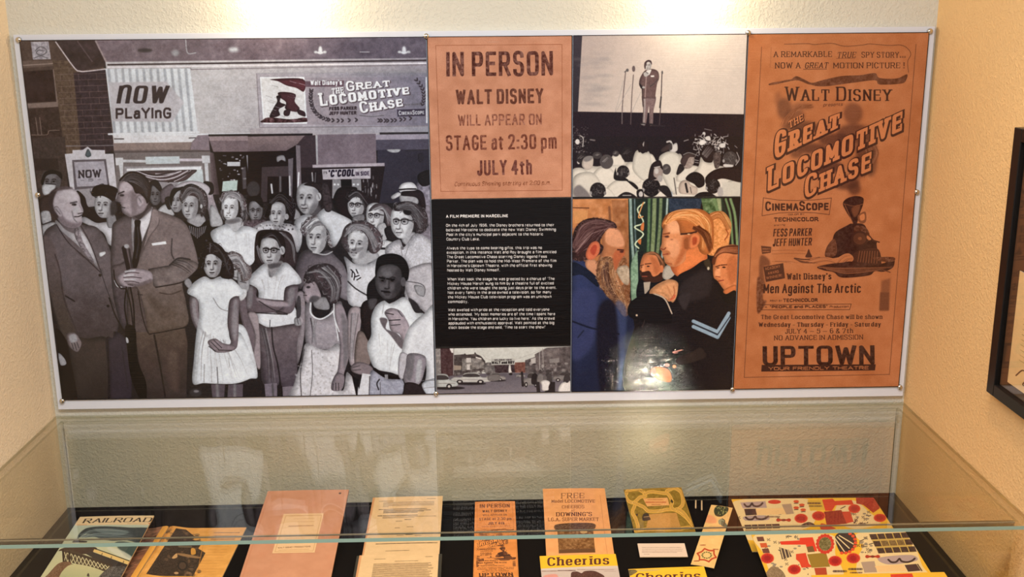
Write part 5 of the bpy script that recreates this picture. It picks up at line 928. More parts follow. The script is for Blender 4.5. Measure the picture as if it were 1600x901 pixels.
for i in range(12):
    x = 745 + i * 44; y = 608 + i * 15.; b = 722 + i * 9.
    c.L([(x, y), (x + 40, b)], (212, 204, 164), 8); c.L([(x + 40, y + 8), (x, b)], (212, 204, 164), 8)
c.L("725 600 1310 770", (50, 36, 32), 12); c.L("735 738 1260 842", (50, 36, 32), 9); c.Q("722 600 745 600 750 735 730 735", (44, 32, 30)); c.Q("795 600 815 600 820 735 800 735", (44, 32, 30))
c.P("560 870 690 742 830 740 780 850 700 960 480 960", (116, 86, 66), tex=50); c.P("830 760 1210 842 1150 960 700 960", (196, 192, 150), grad=((176, 180, 140), "1000 780 900 900")); c.P("1010 890 1030 860 1040 901", (70, 60, 54)); c.P("1200 850 1330 780 1600 820 1500 960 1150 960", (86, 82, 80), tex=60)
c.Q("820 160 1900 160 1840 296 880 304", (232, 206, 166)); c.T("RAILROAD", 955, 276, 1752, 262, 62, (40, 30, 28), w=3.1, wy=.7, serif=.8, up=(.66, -1)); scrib(c, 890, 1010, 297, (190, 90, 60), 5); scrib(c, 1480, 1700, 286, (120, 90, 70), 4); c.L("1730 280 1760 280", (200, 60, 40), 8)
c.fr(); c.grain(6)

c = sheet_art('page', 560, 760, "264.6 822.3 384.6 820.7 341.9 910 208.7 911.9", (228, 164, 82))
c.fr(180, 780, 7.27)
c.Q("300 280 1600 270 1500 1000 100 1000", (230, 168, 88), tex=14, texc=60); c.L("640 310 200 900", (200, 130, 56), 40, blur=16, a=.6)
c.Q("688 328 800 326 912 410 868 442 1000 458 938 540 1022 592 880 862 348 862", (56, 42, 34), tex=36)
for i in range(90): c.E(RNG.uniform(560, 960), RNG.uniform(340, 850), RNG.uniform(6, 30), RNG.uniform(5, 22), RNG.choice([60, 84, 120, 150, 40]) * np.array([1.05, .82, .62]), 4, .5)
c.P("710 595 830 610 960 640 940 655 820 640 710 615", (150, 116, 80)); c.E(760, 740, 60, 60, (34, 26, 24)); c.E(760, 740, 40, 40, (80, 62, 50)); c.E(690, 825, 26, 14, (186, 150, 112), 3); c.P("860 540 900 545 910 600 860 610", (206, 150, 66)); c.L("720 520 860 520", (110, 96, 80), 18); c.P("640 650 690 600 700 640 660 660", (200, 160, 110))
c.L("1000 470 920 860", (206, 140, 60), 9, a=.7)
for y, x0, x1 in ((357, 1122, 1408), (396, 1130, 1390), (432, 1086, 1352)): scrib(c, x0, x1, y, (110, 70, 44), 10, dash=30)
for k in range(11): scrib(c, 1060 - k * 16, 1300 - k * 18, 520 + k * 32, (186, 122, 54), 5, dash=26, a=.5)
c.fr(); c.grain(6)
c = sheet_art('page_left', 160, 760, "0 0 100 0 100 480 0 480", (150, 96, 74))
for i in range(160): c.E(RNG.uniform(0, 76), RNG.uniform(4, 470), RNG.uniform(4, 22), RNG.uniform(4, 16), np.array([RNG.uniform(60, 190)] * 3) * [1.05, .76, .6], 3, .55)
for i in range(26): y = RNG.uniform(60, 470); c.L([(RNG.uniform(0, 40), y), (RNG.uniform(40, 80), y - RNG.uniform(0, 30))], (70, 46, 40), 4, a=.6)
c.Q("74 0 100 0 100 480 78 480", (232, 168, 76)); c.fr(); c.grain(6)

c = sheet_art('folder', 420, 720, "0 0 100 0 100 180 0 180", (204, 146, 116))
c.P("0 0 100 0 100 180 0 180", (204, 146, 116), tex=8, texc=60); c.E(90, 8, 1.6, 2, (90, 60, 46)); c.E(66, 111, 1.5, 1.8, (150, 96, 70)); c.L("3 0 3 180", (196, 130, 98), .8); c.grain(5)
for i in range(30): c.E(RNG.uniform(0, 100), RNG.uniform(0, 180), RNG.uniform(1, 9), RNG.uniform(1, 6), (204, 138, 106), 4, .35)
c = sheet_art('folder_label', 400, 520, "442.1 805.3 502.4 805.3 485.7 871 422 869.4", (230, 192, 150))
c.fr(370, 750, 5.965)
c.L("448 348 770 348 676 705 336 698", (206, 160, 112), 5, closed=True, smooth=False)
for y, x0, x1 in ((352, 480, 690), (380, 520, 700), (412, 540, 700), (540, 420, 690), (575, 440, 600)): scrib(c, x0, x1, y, (196, 146, 104), 6, dash=24, a=.6)
scrib(c, 470, 690, 452, (150, 104, 74), 9, dash=26); c.T("WALT DISNEY PRODUCTIONS", 362, 668, 655, 666, 13, (130, 82, 56), w=1.8); scrib(c, 370, 640, 686, (190, 140, 96), 5)
c.fr(); c.grain(4)

def letter(name, lines, x0, x1, seed):
    c = sheet_art(name, 480, 760, "0 0 100 0 100 160 0 160", (230, 196, 152))
    c.P("0 0 100 0 100 160 0 160", (230, 196, 152), tex=6, texc=40); c.Q("0 0 3 0 2 160 0 160", (214, 156, 110))
    for y, a, b, k in lines: scrib(c, a, b, y, (96, 72, 48) if not k else (64, 46, 32), 1.3 + .5 * k, dash=2.6, gap=.4, a=.9)
    c.grain(4)
letter('letter', [(7, 78, 90, 0), (12, 10, 30, 0)] + [(16 + i * 3.2, 17, 88 if i < 4 else 24, 0) for i in range(5)] + [(36, 12, 17, 1), (36, 19, 78, 1)] + [(40 + i * 3, 19, 84 - i * 9, 1) for i in range(3)] + [(54, 12, 17, 1), (54, 19, 66, 1), (57.5, 19, 92, 0), (60.5, 19, 62, 0), (66, 50, 58, 1), (70, 38, 46, 0), (88, 38, 44, 0), (86, 54, 62, 0), (108, 42, 50, 0), (106, 54, 62, 1), (109, 66, 74, 0), (119, 25, 92, 0), (122, 25, 88, 0), (128, 16, 96, 1), (146, 30, 60, 0)], 0, 0, 1)
letter('letter_lower', [(8, 84, 92, 0), (12, 20, 34, 0), (19, 46, 74, 0)] + [(25 + i * 2.6, 20, 92 + RNG.uniform(-6, 2), 0) for i in range(40)], 0, 0, 2)

# the broadside joins the notice and the film bill
A = Canvas(330, 470, "672 57 897 56 894 308.6 677 311", (226, 146, 84)); paint_notice(A, (230, 148, 84), (112, 56, 34))
B = Canvas(330, 750, "1190 118 1432 116 1392 603.5 1160 605", (226, 146, 84)); paint_poster(B, (226, 144, 74), (78, 40, 26))
ART['handbill'] = c = Canvas(330, 1220, "0 0 100 0 100 370 0 370", 200)
c.im[:470] = A.im; c.im[470:] = B.im; c.grain(6)

c = sheet_art('flyer', 460, 800, "848.3 763.4 944.9 762.6 960.3 869.4 853.9 870.3", (236, 166, 108))
c.fr(820, 750, 5.967)
c.Q("100 40 900 40 950 800 100 800", (236, 168, 110), tex=10, texc=60); k = (112, 62, 36)
c.T("FREE", 338, 174, 556, 172, 52, (150, 98, 60), w=2.2, wy=.9, serif=.9, tex=60, texc=6); c.T("Model", 250, 212, 358, 211, 28, k, w=2, wy=1, serif=.7); c.T("LOCOMOTIVE", 374, 213, 655, 212, 29, k, w=2, wy=1, serif=.8); scrib(c, 408, 545, 232, (170, 112, 70), 5, dash=20); c.T("CHEERIOS", 346, 266, 556, 265, 27, k, w=1.9, wy=.9, serif=.7); c.T("AT", 434, 296, 466, 296, 17, k, w=1.6, serif=.6)
c.T("DOWNING'S", 292, 340, 628, 338, 37, (92, 44, 26), w=2.4, wy=1.1, serif=.8); c.T("I.G.A. SUPER MARKET", 218, 386, 690, 383, 33, k, w=1.8, wy=.9, serif=.7)
c.Q("300 415 632 405 657 676 318 684", (134, 92, 52), tex=50, texc=14); c.P("300 415 632 405 640 470 560 480 440 460 310 480", (92, 62, 40), tex=50, blur=4); c.P("520 480 570 470 580 495 530 500", (206, 166, 112), blur=3); c.Q("320 650 655 640 657 676 318 684", (100, 66, 40), blur=5)
c.L("703 140 740 470 770 690", (200, 132, 84), 4); c.fr(); c.grain(5)

def cereal(name, quad, band):
    c = sheet_art(name, 620, 860, quad, (236, 182, 48)); return c
c = cereal('cereal', "843 868.7 961.7 865.4 985.1 990.4 854.9 994.5", 0)
c.fr(820, 750, 5.967)
c.Q("100 640 1100 640 1100 1500 100 1500", (240, 186, 44)); c.Q("150 836 870 806 1100 806 1060 1460 150 1460", (196, 180, 176)); c.T("Cheerios", 208, 806, 790, 790, 82, (84, 38, 34), w=2.5, wy=1.1, serif=.8)
c.P("150 832 880 804 880 826 150 850", (206, 192, 186)); scrib(c, 160, 300, 856, (100, 60, 50), 7, dash=26); scrib(c, 310, 470, 852, (70, 40, 36), 10, dash=30); scrib(c, 490, 830, 842, (140, 110, 100), 6, dash=26); scrib(c, 740, 850, 858, (150, 120, 110), 5)
c.P("430 905 440 868 490 862 530 878 560 858 640 855 700 878 745 915 740 1000 690 1120 500 1120 440 1000", (82, 48, 42), tex=30)
c.P("180 900 300 890 290 960 190 960", (222, 120, 110), blur=8, a=.6); c.fr(); c.grain(4)
c = cereal('cereal_front', "981.7 888.8 1099.6 884.4 1128.2 980.7 1002.3 985.9", 0)
c.fr(950, 750, 5.968)
c.Q("150 800 1100 780 1200 1500 150 1500", (242, 188, 46)); c.P("180 838 270 836 262 862 205 892 190 888", (110, 96, 60), tex=50); c.P("270 834 480 828 450 846 300 850", (206, 176, 90), blur=2); scrib(c, 700, 850, 823, (190, 120, 40), 6, dash=30); c.T("Cheerios", 258, 946, 866, 928, 76, (84, 38, 34), w=2.5, wy=1.1, serif=.8)
c.Q("240 1010 1060 980 1090 1400 280 1430", (206, 190, 176)); c.E(640, 1180, 190, 130, (236, 206, 150)); 
for i in range(40): c.E(RNG.normal(640, 90), RNG.normal(1180, 55), 26, 22, (206, 150, 80)); 
c.fr(); c.grain(4)

c = sheet_art('play_map', 560, 620, "974.7 764.3 1064.7 760.8 1087.3 830.4 992.3 834.4", (146, 116, 36))
c.fr(950, 750, 5.968)
c.Q("100 50 900 40 900 540 200 540", (142, 114, 36), tex=24, texc=18); g, g2 = (226, 178, 82), (160, 108, 40)
for p in ("170 130 190 95 260 85 330 110 350 150 300 160 240 210 190 190 165 150", "240 210 330 250 380 290 480 290 560 275 640 285 720 340 800 430", "550 100 620 75 680 110 700 180 690 240 630 280 590 250 600 200 560 130 500 120 400 110 340 130", "250 240 230 300 260 360 280 430 270 470", "260 470 400 455 560 460 760 440", "640 270 700 300 760 380"):
    c.L(p, g, 32); c.L(p, g2, 13); c.L(p, (236, 196, 106), 5)
c.Q("328 172 556 164 574 236 366 246", (232, 172, 108)); scrib(c, 372, 510, 184, (170, 96, 50), 8); scrib(c, 355, 540, 208, (180, 80, 40), 12, dash=30); scrib(c, 410, 490, 230, (170, 96, 50), 8)
c.Q("385 318 640 305 690 470 350 478", (194, 144, 76), tex=14); c.P("330 320 370 310 390 345 395 372 325 376", (58, 44, 40)); c.L("335 345 385 340", (180, 150, 110), 5); c.P("260 320 280 312 276 336", (70, 46, 40)); c.P("590 180 610 200 600 215 585 200", (60, 50, 30))
scrib(c, 300, 700, 468, (226, 176, 90), 10, dash=36); c.L("150 115 240 500 810 470 680 60 150 115", (168, 128, 46), 8, smooth=False); c.fr(); c.grain(6)

c = sheet_art('label', 400, 200, "996.1 848.8 1069.3 848.4 1074.7 869.2 999.9 869.6", (232, 210, 196))
c.fr(950, 750, 5.968)
for y, x1 in ((626, 680), (642, 695), (658, 690), (672, 640), (688, 385)): scrib(c, 318 if y < 680 else 335, x1, y, (150, 120, 112), 5, dash=22)
c.fr(); c.grain(3)

c = sheet_art('bookmark', 220, 900, "1111.5 788.1 1144.9 793 1115.9 887 1079.7 880.9", (240, 196, 128))
c.fr(950, 750, 5.968)
c.Q("700 180 1300 180 1250 900 700 900", (240, 198, 132), tex=10, texc=40); c.P("930 320 1000 350 1010 400 940 400 900 380", (236, 150, 112), blur=10, a=.7); c.P("995 262 1020 238 1060 245 1122 256 1112 300 1060 340 1010 335 990 300", (52, 58, 40))
for i in range(26): c.E(RNG.uniform(1005, 1105), RNG.uniform(252, 328), 6, 5, (150, 150, 96))
c.P("1030 380 1060 360 1085 370 1080 410 1040 415", (150, 156, 130)); c.P("1060 380 1100 400 1110 435 1060 425", (96, 108, 92)); c.L("1066 360 1090 380 1080 420", (40, 40, 36), 7)
for a in range(6):
    t0, t1 = a * math.pi / 3 + .3, (a + 1) * math.pi / 3 + .3; tm = (t0 + t1) / 2
    c.L([(922 + 92 * math.cos(t0), 700 + 62 * math.sin(t0)), (922 + 70 * math.cos(tm), 700 + 46 * math.sin(tm)), (922 + 92 * math.cos(t1), 700 + 62 * math.sin(t1))], (190, 70, 36), 14)
for i in range(12): c.E(922 + 42 * math.cos(i * .52), 700 + 28 * math.sin(i * .52), 9, 6, (96, 106, 60))
for x, y in ((885, 606), (1006, 645), (828, 752)): scrib(c, x - 22, x + 22, y, (150, 70, 40), 12, dash=12)
c.fr(); c.grain(5)

RED, DRD, YEL, WHT, LIL, DRK = (208, 62, 40), (142, 42, 32), (236, 186, 54), (232, 208, 158), (176, 156, 158), (56, 38, 44)
def wheel(c, x, y, rx, ry):
    c.E(x, y, rx, ry, (222, 96, 60)); c.E(x, y, rx * .86, ry * .86, (196, 44, 36)); c.E(x, y, rx * .5, ry * .5, (160, 28, 30))
    for i in range(12): c.L([(x + rx * .5 * math.cos(i * .524), y + ry * .5 * math.sin(i * .524)), (x + rx * .84 * math.cos(i * .524), y + ry * .84 * math.sin(i * .524))], (150, 30, 30), 3)
def marks(c, n, x0, x1, y0, y1):
    for x, y in rnd(n, x0, x1, y0, y1):
        k = RNG.integers(3)
        if k == 0: c.L([(x, y), (x + RNG.normal(0, 16), y + RNG.normal(0, 8))], DRK, 6)
        elif k == 1: c.E(x, y, 12, 6, (150, 136, 120))
        else: c.L([(x - 8, y + 8), (x + 8, y - 8)], DRK, 4); c.E(x - 8, y - 4, 4, 3, DRK); c.E(x + 8, y + 6, 4, 3, DRK)
def chain(c, x, y, w, s=1):
    c.L([(x, y), (x + w * .12, y + 16 * s), (x + w * .3, y + 14 * s), (x + w * .42, y - 6 * s), (x + w * .5, y + 10 * s), (x + w * .7, y + 16 * s), (x + w * .88, y + 8 * s), (x + w, y - 8 * s)], DRK, 13)
def bone(c, x, y): c.L([(x - 36, y), (x + 36, y)], (176, 52, 36), 13); c.E(x - 38, y, 15, 12, (176, 52, 36)); c.E(x + 38, y, 15, 12, (176, 52, 36)); c.E(x, y, 14, 9, (120, 34, 28))

c = sheet_art('cutouts', 840, 560, "1142.5 779.3 1364.6 776.7 1417.4 858.3 1175.2 861.2", YEL)
c.fr(1130, 760, 4.571)
c.P("80 102 600 88 640 270 420 330 180 380 130 270", WHT); c.P("820 120 940 100 1040 180 1120 260 940 300 800 240", WHT); marks(c, 26, 900, 1060, 180, 270); marks(c, 10, 100, 480, 110, 250)
c.Q("120 112 300 102 312 150 140 154", LIL); chain(c, 150, 124, 130); c.Q("148 158 232 156 240 200 160 205", DRK); c.Q("230 160 430 150 452 196 240 202", (236, 198, 142)); c.Q("416 126 484 120 504 192 450 198", (172, 148, 128)); c.P("150 212 300 205 320 236 170 242", LIL); chain(c, 160, 218, 160, .9); scrib(c, 300, 400, 214, (110, 90, 80), 12, dash=20)
c.E(365, 108, 46, 15, (200, 56, 40)); bone(c, 430, 238); c.Q("150 272 400 264 404 296 160 302", (74, 52, 52)); 
for x in (200, 245, 300, 345): c.L([(x, 270), (x + 6, 300)], (220, 190, 130), 5)
for x, y in ((520, 105), (560, 130), (520, 150), (570, 165)): c.E(x, y, 20, 10, (206, 80, 44)); c.L([(x - 14, y + 14), (x + 14, y + 12)], DRK, 6)
c.Q("600 96 710 92 725 165 620 172", (216, 176, 66)); scrib(c, 605, 690, 118, DRK, 14, dash=12); scrib(c, 615, 700, 138, (90, 76, 50), 12, dash=12)
c.P("640 280 560 290 560 270 610 252 650 268", (84, 64, 56), tex=40); 
c.Q("705 92 780 85 796 102 916 94 932 128 800 132 775 172 728 172", RED); c.Q("718 178 842 166 882 264 738 276", DRD, tex=16); c.Q("845 178 905 176 930 250 880 262", (196, 66, 46)); c.P("700 262 760 280 800 300 700 305", (190, 76, 50)); c.Q("946 76 1080 70 1118 152 1070 186 1000 130 950 120", (168, 54, 38), tex=30)
c.Q("820 132 880 128 890 160 830 166", WHT); c.L("838 156 870 140", DRK, 6)
for w in ((555, 226, 48, 34), (680, 208, 48, 34), (935, 156, 44, 32), (1118, 222, 46, 30)): wheel(c, *w)
scrib(c, 160, 1180, 312, (120, 80, 50), 10, dash=40); c.fr(); c.grain(5)

c = sheet_art('cutouts_lower', 840, 560, "1173.6 833.6 1415.3 830.4 1477.7 931.3 1212.4 934.9", YEL)
c.fr(1130, 760, 4.571)
c.P("230 345 640 335 800 360 800 480 860 640 700 700 420 700 330 600 290 480", WHT); c.P("960 335 1300 325 1420 560 1440 640 1000 640 960 520 1000 420", WHT); marks(c, 40, 300, 640, 350, 640); marks(c, 26, 960, 1060, 340, 470)
c.Q("405 392 546 384 548 366 640 362 672 462 606 466 590 415 414 415", (222, 62, 40)); c.Q("520 482 590 474 612 550 640 575 560 580 545 540 520 520", (214, 70, 44)); c.Q("600 484 735 472 764 572 632 580", (152, 122, 46)); c.Q("596 430 640 424 655 466 606 470", (120, 90, 56)); c.Q("650 582 735 578 745 640 665 645", (176, 70, 44))
for i in range(16): th = i * .393; c.E(728 + 54 * math.cos(th), 410 + 60 * math.sin(th), 13, 13, (206, 60, 44))
c.E(728, 410, 44, 48, (120, 110, 70), tex=50)
c.P("800 370 830 332 930 330 955 400 930 450 870 478 830 460", (60, 48, 48)); c.L("800 372 870 470", (226, 206, 160), 8); c.L("815 360 900 440", (226, 206, 160), 8); c.L("830 350 930 410", (226, 206, 160), 8)
for i in range(9): t = -1.0 + i * .34; c.E(860 + 86 * math.cos(t), 400 + 76 * math.sin(t), 13, 11, (224, 80, 46))
c.Q("1040 340 1310 326 1370 468 1110 474", (196, 166, 90))
for r in range(3):
    for k in range(5):
        x, y = 1044 + k * 56 + r * 26, 340 + r * 50 - k * 3
        c.Q([(x, y), (x + 48, y - 2), (x + 64, y + 36), (x + 14, y + 38)], (66, 46, 44) if (r != 1 or k in (0, 4)) else (120, 96, 60), tex=30)
for w in ((316, 512, 48, 38), (508, 592, 48, 36), (800, 532, 50, 38), (930, 512, 50, 38)): wheel(c, *w)
bone(c, 1068, 500); c.P("1110 510 1340 488 1380 530 1180 556", LIL); chain(c, 1180, 522, 190, 1.1); c.Q("985 540 1080 532 1100 612 1010 615", (172, 150, 136)); c.Q("1082 568 1290 556 1312 602 1110 610", (236, 198, 142)); c.Q("1296 560 1380 552 1412 600 1322 608", (70, 46, 50)); c.L("1390 555 1420 600", DRK, 8)
c.Q("400 432 470 455 490 500 420 520", (84, 66, 60)); 
for k in range(3): c.L([(408 + k * 24, 430), (430 + k * 24, 512)], WHT, 6)
for x, y in ((262, 375), (285, 420), (300, 460)): c.Q([(x - 24, y - 16), (x + 24, y - 18), (x + 34, y + 14), (x - 14, y + 16)], (206, 92, 50) if y == 420 else (110, 66, 56))
c.P("300 630 350 570 420 600 440 660 320 660", (140, 118, 92), tex=30); scrib(c, 790, 880, 605, DRK, 16, dash=14); scrib(c, 900, 990, 590, DRK, 16, dash=14); scrib(c, 910, 990, 615, (90, 60, 50), 12, dash=14); c.fr(); c.grain(5)

c = sheet_art('box_back', 700, 350, "1267.4 898.2 1475.8 893.2 1521.4 961.4 1300.2 966.9", (238, 186, 56))
c.fr(1130, 760, 4.571); c.Q("1196 626 1350 620 1420 800 1230 800", (216, 60, 42)); c.fr(); c.Q("1300 915 1380 912 1400 950 1320 952", (230, 206, 160)); c.grain(4)

c = sheet_art('document', 420, 600, "0 0 100 0 100 145 0 145", (238, 200, 150))
c.P("0 0 100 0 100 145 0 145", (238, 202, 152), tex=8, texc=50)
for i in range(15): scrib(c, 12, RNG.uniform(60, 92), 16 + i * 6.6, (170, 130, 86), 1.2, dash=7)
c.L("10 130 18 118 26 122 20 136 40 126 60 132", (90, 56, 36), 1.4); c.grain(4)
c = sheet_art('small_photo', 300, 240, "0 0 100 0 100 80 0 80", (70, 56, 48))
c.Q("3 3 97 3 97 77 3 77", (110, 96, 84), tex=60, texc=30); c.P("20 77 26 40 40 30 52 44 58 77", (60, 50, 46)); c.E(40, 26, 8, 10, (180, 160, 140), 1); c.P("58 77 62 46 74 38 86 50 90 77", (150, 140, 130)); c.E(74, 32, 8, 9, (190, 170, 150), 1); c.grain(6)
# ---------------------------------------------------------------- print materials
def image(c, name):
    im = bpy.data.images.new(name, c.w, c.h); a = np.ones((c.h, c.w, 4), np.float32); a[..., :3] = np.clip(c.im[::-1], 0, 1)
    im.pixels.foreach_set(a.ravel()); im.update(); return im
def printed(name, im, rough=.5, spec=.35, bump=(500, .05)):
    m = material(name, (200, 200, 200), rough, spec, bump=bump); nt = m.node_tree
    t = nt.nodes.new('ShaderNodeTexImage'); t.image = im; t.extension = 'EXTEND'; uv = nt.nodes.new('ShaderNodeUVMap')
    nt.links.new(uv.outputs[0], t.inputs['Vector']); nt.links.new(t.outputs['Color'], nt.nodes['Principled BSDF'].inputs['Base Color']); return m
def slab(bm, nx, ny, fn, thick):
    """closed sheet: fn(u, v) gives the upper face, thick its depth along -z; top faces are slot 0, the rest slot 1"""
    uvl = bm.loops.layers.uv.new('UVMap')
    top = [[bm.verts.new(fn(i / nx, j / ny)) for i in range(nx + 1)] for j in range(ny + 1)]
    bot = [[bm.verts.new(Vector(fn(i / nx, j / ny)) - Vector((0, 0, thick(i / nx, j / ny) if callable(thick) else thick))) for i in range(nx + 1)] for j in range(ny + 1)]
    for j in range(ny):
        for i in range(nx):
            f = bm.faces.new((top[j][i], top[j][i + 1], top[j + 1][i + 1], top[j + 1][i]))
            for l, (a, b) in zip(f.loops, ((i, j), (i + 1, j), (i + 1, j + 1), (i, j + 1))): l[uvl].uv = (a / nx, b / ny)
            bm.faces.new((bot[j + 1][i], bot[j + 1][i + 1], bot[j][i + 1], bot[j][i])).material_index = 1
    rim = [(0, i) for i in range(nx)] + [(j, nx) for j in range(ny)] + [(ny, i) for i in range(nx, 0, -1)] + [(j, 0) for j in range(ny, 0, -1)]
    for (a, b), (c, d) in zip(rim, rim[1:] + rim[:1]):
        bm.faces.new((top[a][b], bot[a][b], bot[c][d], top[c][d])).material_index = 1
    return bm

# ---------------------------------------------------------------- wall panel
M_WHITE = material('white_board', (214, 218, 230), .35, .4)
im_pan = image(PAN, 'wall_panel_print')
M_PR = printed('laminated_print', im_pan, .07, .45, (60, .55, 2))
_nt = M_PR.node_tree; _mp = _nt.nodes.new('ShaderNodeMapping'); _mp.inputs['Scale'].default_value = (.2, 1, 7.)      # faint horizontal ripple of the laminate
_nz = next(n for n in _nt.nodes if n.type == 'TEX_NOISE'); _tc = next(n for n in _nt.nodes if n.type == 'TEX_COORD'); next(n for n in _nt.nodes if n.type == 'BUMP').inputs['Distance'].default_value = .0006
_nt.links.new(_tc.outputs['Object'], _mp.inputs['Vector']); _nt.links.new(_mp.outputs['Vector'], _nz.inputs['Vector'])
M_RIM = material('black_print_edge', (22, 18, 20), .4, .4)
panel = empty('exhibit_panel', (1.22, 0, 0), 0, 'wide white bordered wall panel of photographs and orange posters above the glass case', 'display panel')
bm = bmesh.new(); box(bm, -.016, 2.456, .0045, YW - .0005, -.030, 1.0285, .001); obj('backing_board', wp(bm, 1.22, 0, 0), M_WHITE, panel)
for nm, lab, x0, x1, z0, z1 in (('crowd_photograph', 'large black and white photograph of a crowd outside a theatre', 0, 1.0795, 0, 1.0143), ('theatre_notice', 'orange notice beginning IN PERSON', 1.0815, 1.4730, .5745, 1.0143), ('text_print', 'black text block in small white letters', 1.0815, 1.4730, .1435, .5725), ('street_photograph', 'small street photograph with parked cars', 1.0815, 1.4730, 0, .1415),
                                 ('stage_photograph', 'black and white photograph of a speaker on a stage', 1.4750, 1.9470, .5715, 1.0143), ('film_still', 'colour photograph of two men in dark uniforms', 1.4750, 1.9470, 0, .5695), ('film_poster', 'tall orange poster with a locomotive', 1.9490, 2.44, 0, 1.0143)):
    bm = bmesh.new(); box(bm, x0, x1, 0, .004, z0, z1); uvl = bm.loops.layers.uv.new('UVMap')
    for f in bm.faces:
        f.normal_update(); f.material_index = 0 if f.normal.y < -.9 else 1
        for l in f.loops: l[uvl].uv = (l.vert.co.x / 2.44, l.vert.co.z / 1.0143)
    o = obj(nm, wp(bm, 1.22, 0, 0), [M_PR, M_RIM], panel); o['label'] = lab
M_CHR = material('chrome', (206, 204, 200), .18, .6, metal=1.)
for x, z in ((-.001, 1.0155), (1.0805, 1.0155), (1.947, 1.0165), (2.441, 1.0165), (0, -.002), (1.0805, .002), (1.948, .0005), (2.443, -.001), (2.443, .578), (.001, .600)):
    bm = bmesh.new(); lathe(bm, [(.0075, -.0040), (.0075, .001), (.0066, .0035), (.0035, .0052), (.001, .0056)], 18, Matrix.Translation((x - 1.22, 0, z)) @ Matrix.Rotation(math.radians(90), 4, 'X')); obj('screw', bm, M_CHR, panel, smooth=True)

# ---------------------------------------------------------------- framed documents on the right wall
fr = empty('framed_picture', (XR, -.78, .175), 0, 'black framed documents with a dark mat hanging on the right wall', 'picture')
M_FR = material('black_frame', (16, 14, 14), .35, .4); M_MAT = material('brown_mat', (84, 60, 44), .8, .2, bump=(400, .2))
def fbox(name, x0, x1, y0, y1, z0, z1, m, bev=0.):
    bm = bmesh.new(); box(bm, x0, x1, y0, y1, z0, z1, bev); return obj(name, bm, m, fr)
fbox('frame_side', -.024, -.0005, .223, .259, 0, .637, M_FR, .002); fbox('frame_side', -.024, -.0005, -.259, -.223, 0, .637, M_FR, .002); fbox('frame_side', -.024, -.0005, -.2228, .2228, 0, .03, M_FR, .002); fbox('frame_side', -.024, -.0005, -.2228, .2228, .607, .637, M_FR, .002)
fbox('mat', -.010, -.002, -.2226, .2226, .0305, .6065, M_MAT)
def wallprint(name, y0, y1, z0, z1, im):
    bm = bmesh.new(); uvl = bm.loops.layers.uv.new('UVMap'); box(bm, -.012, -.0105, y0, y1, z0, z1)
    for f in bm.faces:
        f.normal_update(); f.material_index = 0 if f.normal.x < -.9 else 1
        for l in f.loops: l[uvl].uv = ((y1 - l.vert.co.y) / (y1 - y0), (l.vert.co.z - z0) / (z1 - z0))
    obj(name, bm, [printed(name + '_print', im, .6), M_WHITE], fr)
wallprint('document', -.17, .185, .05, .318, image(ART['document'], 'document')); wallprint('photograph', -.17, .163, .362, .58, image(ART['small_photo'], 'small_photo'))
bm = bmesh.new(); box(bm, -.0165, -.0145, -.2226, .2226, .0305, .6065); obj('glazing', bm, M_GL, fr)

# ---------------------------------------------------------------- lamps over the panel
for k, (x, z) in enumerate(LAMPS):
    t = empty('wall_lamp', (x, YW, z + .06), 0, ('left' if k == 0 else 'right') + ' warm picture lamp lighting the wall above the panel', 'lamp', 'picture lamps above the panel')
    bm = bmesh.new(); lathe(bm, [(.03, 0), (.03, .006), (.024, .01)], 24, Matrix.Rotation(math.radians(90), 4, 'X')); obj('wall_plate', bm, M_CHR, t, smooth=False)
    bm = bmesh.new(); lathe(bm, [(.005, 0), (.005, .075)], 12, Matrix.Translation((0, -.011, 0)) @ Matrix.Rotation(math.radians(90), 4, 'X')); obj('arm', bm, M_CHR, t, smooth=True)
    bm = bmesh.new(); lathe(bm, [(.014, .012), (.022, .004), (.034, -.020), (.034, -.022), (.021, .002), (.004, .006)], 24, Matrix.Translation((0, -.092, -.008))); obj('shade', bm, material('lamp_shade', (60, 52, 44), .4, .5, metal=.6), t, smooth=True)
    bm = bmesh.new(); bmesh.ops.create_uvsphere(bm, u_segments=16, v_segments=10, radius=.011, matrix=Matrix.Translation((0, -.092, -.020))); obj('bulb', bm, material('warm_bulb', (255, 220, 170), .4, .2, emit=((255, 214, 150), 30)), t, smooth=True)
    light('POINT', 'picture_lamp', (x, YW - .085, z - .012), 3.4, (1., .80, .52), shadow_soft_size=.02)

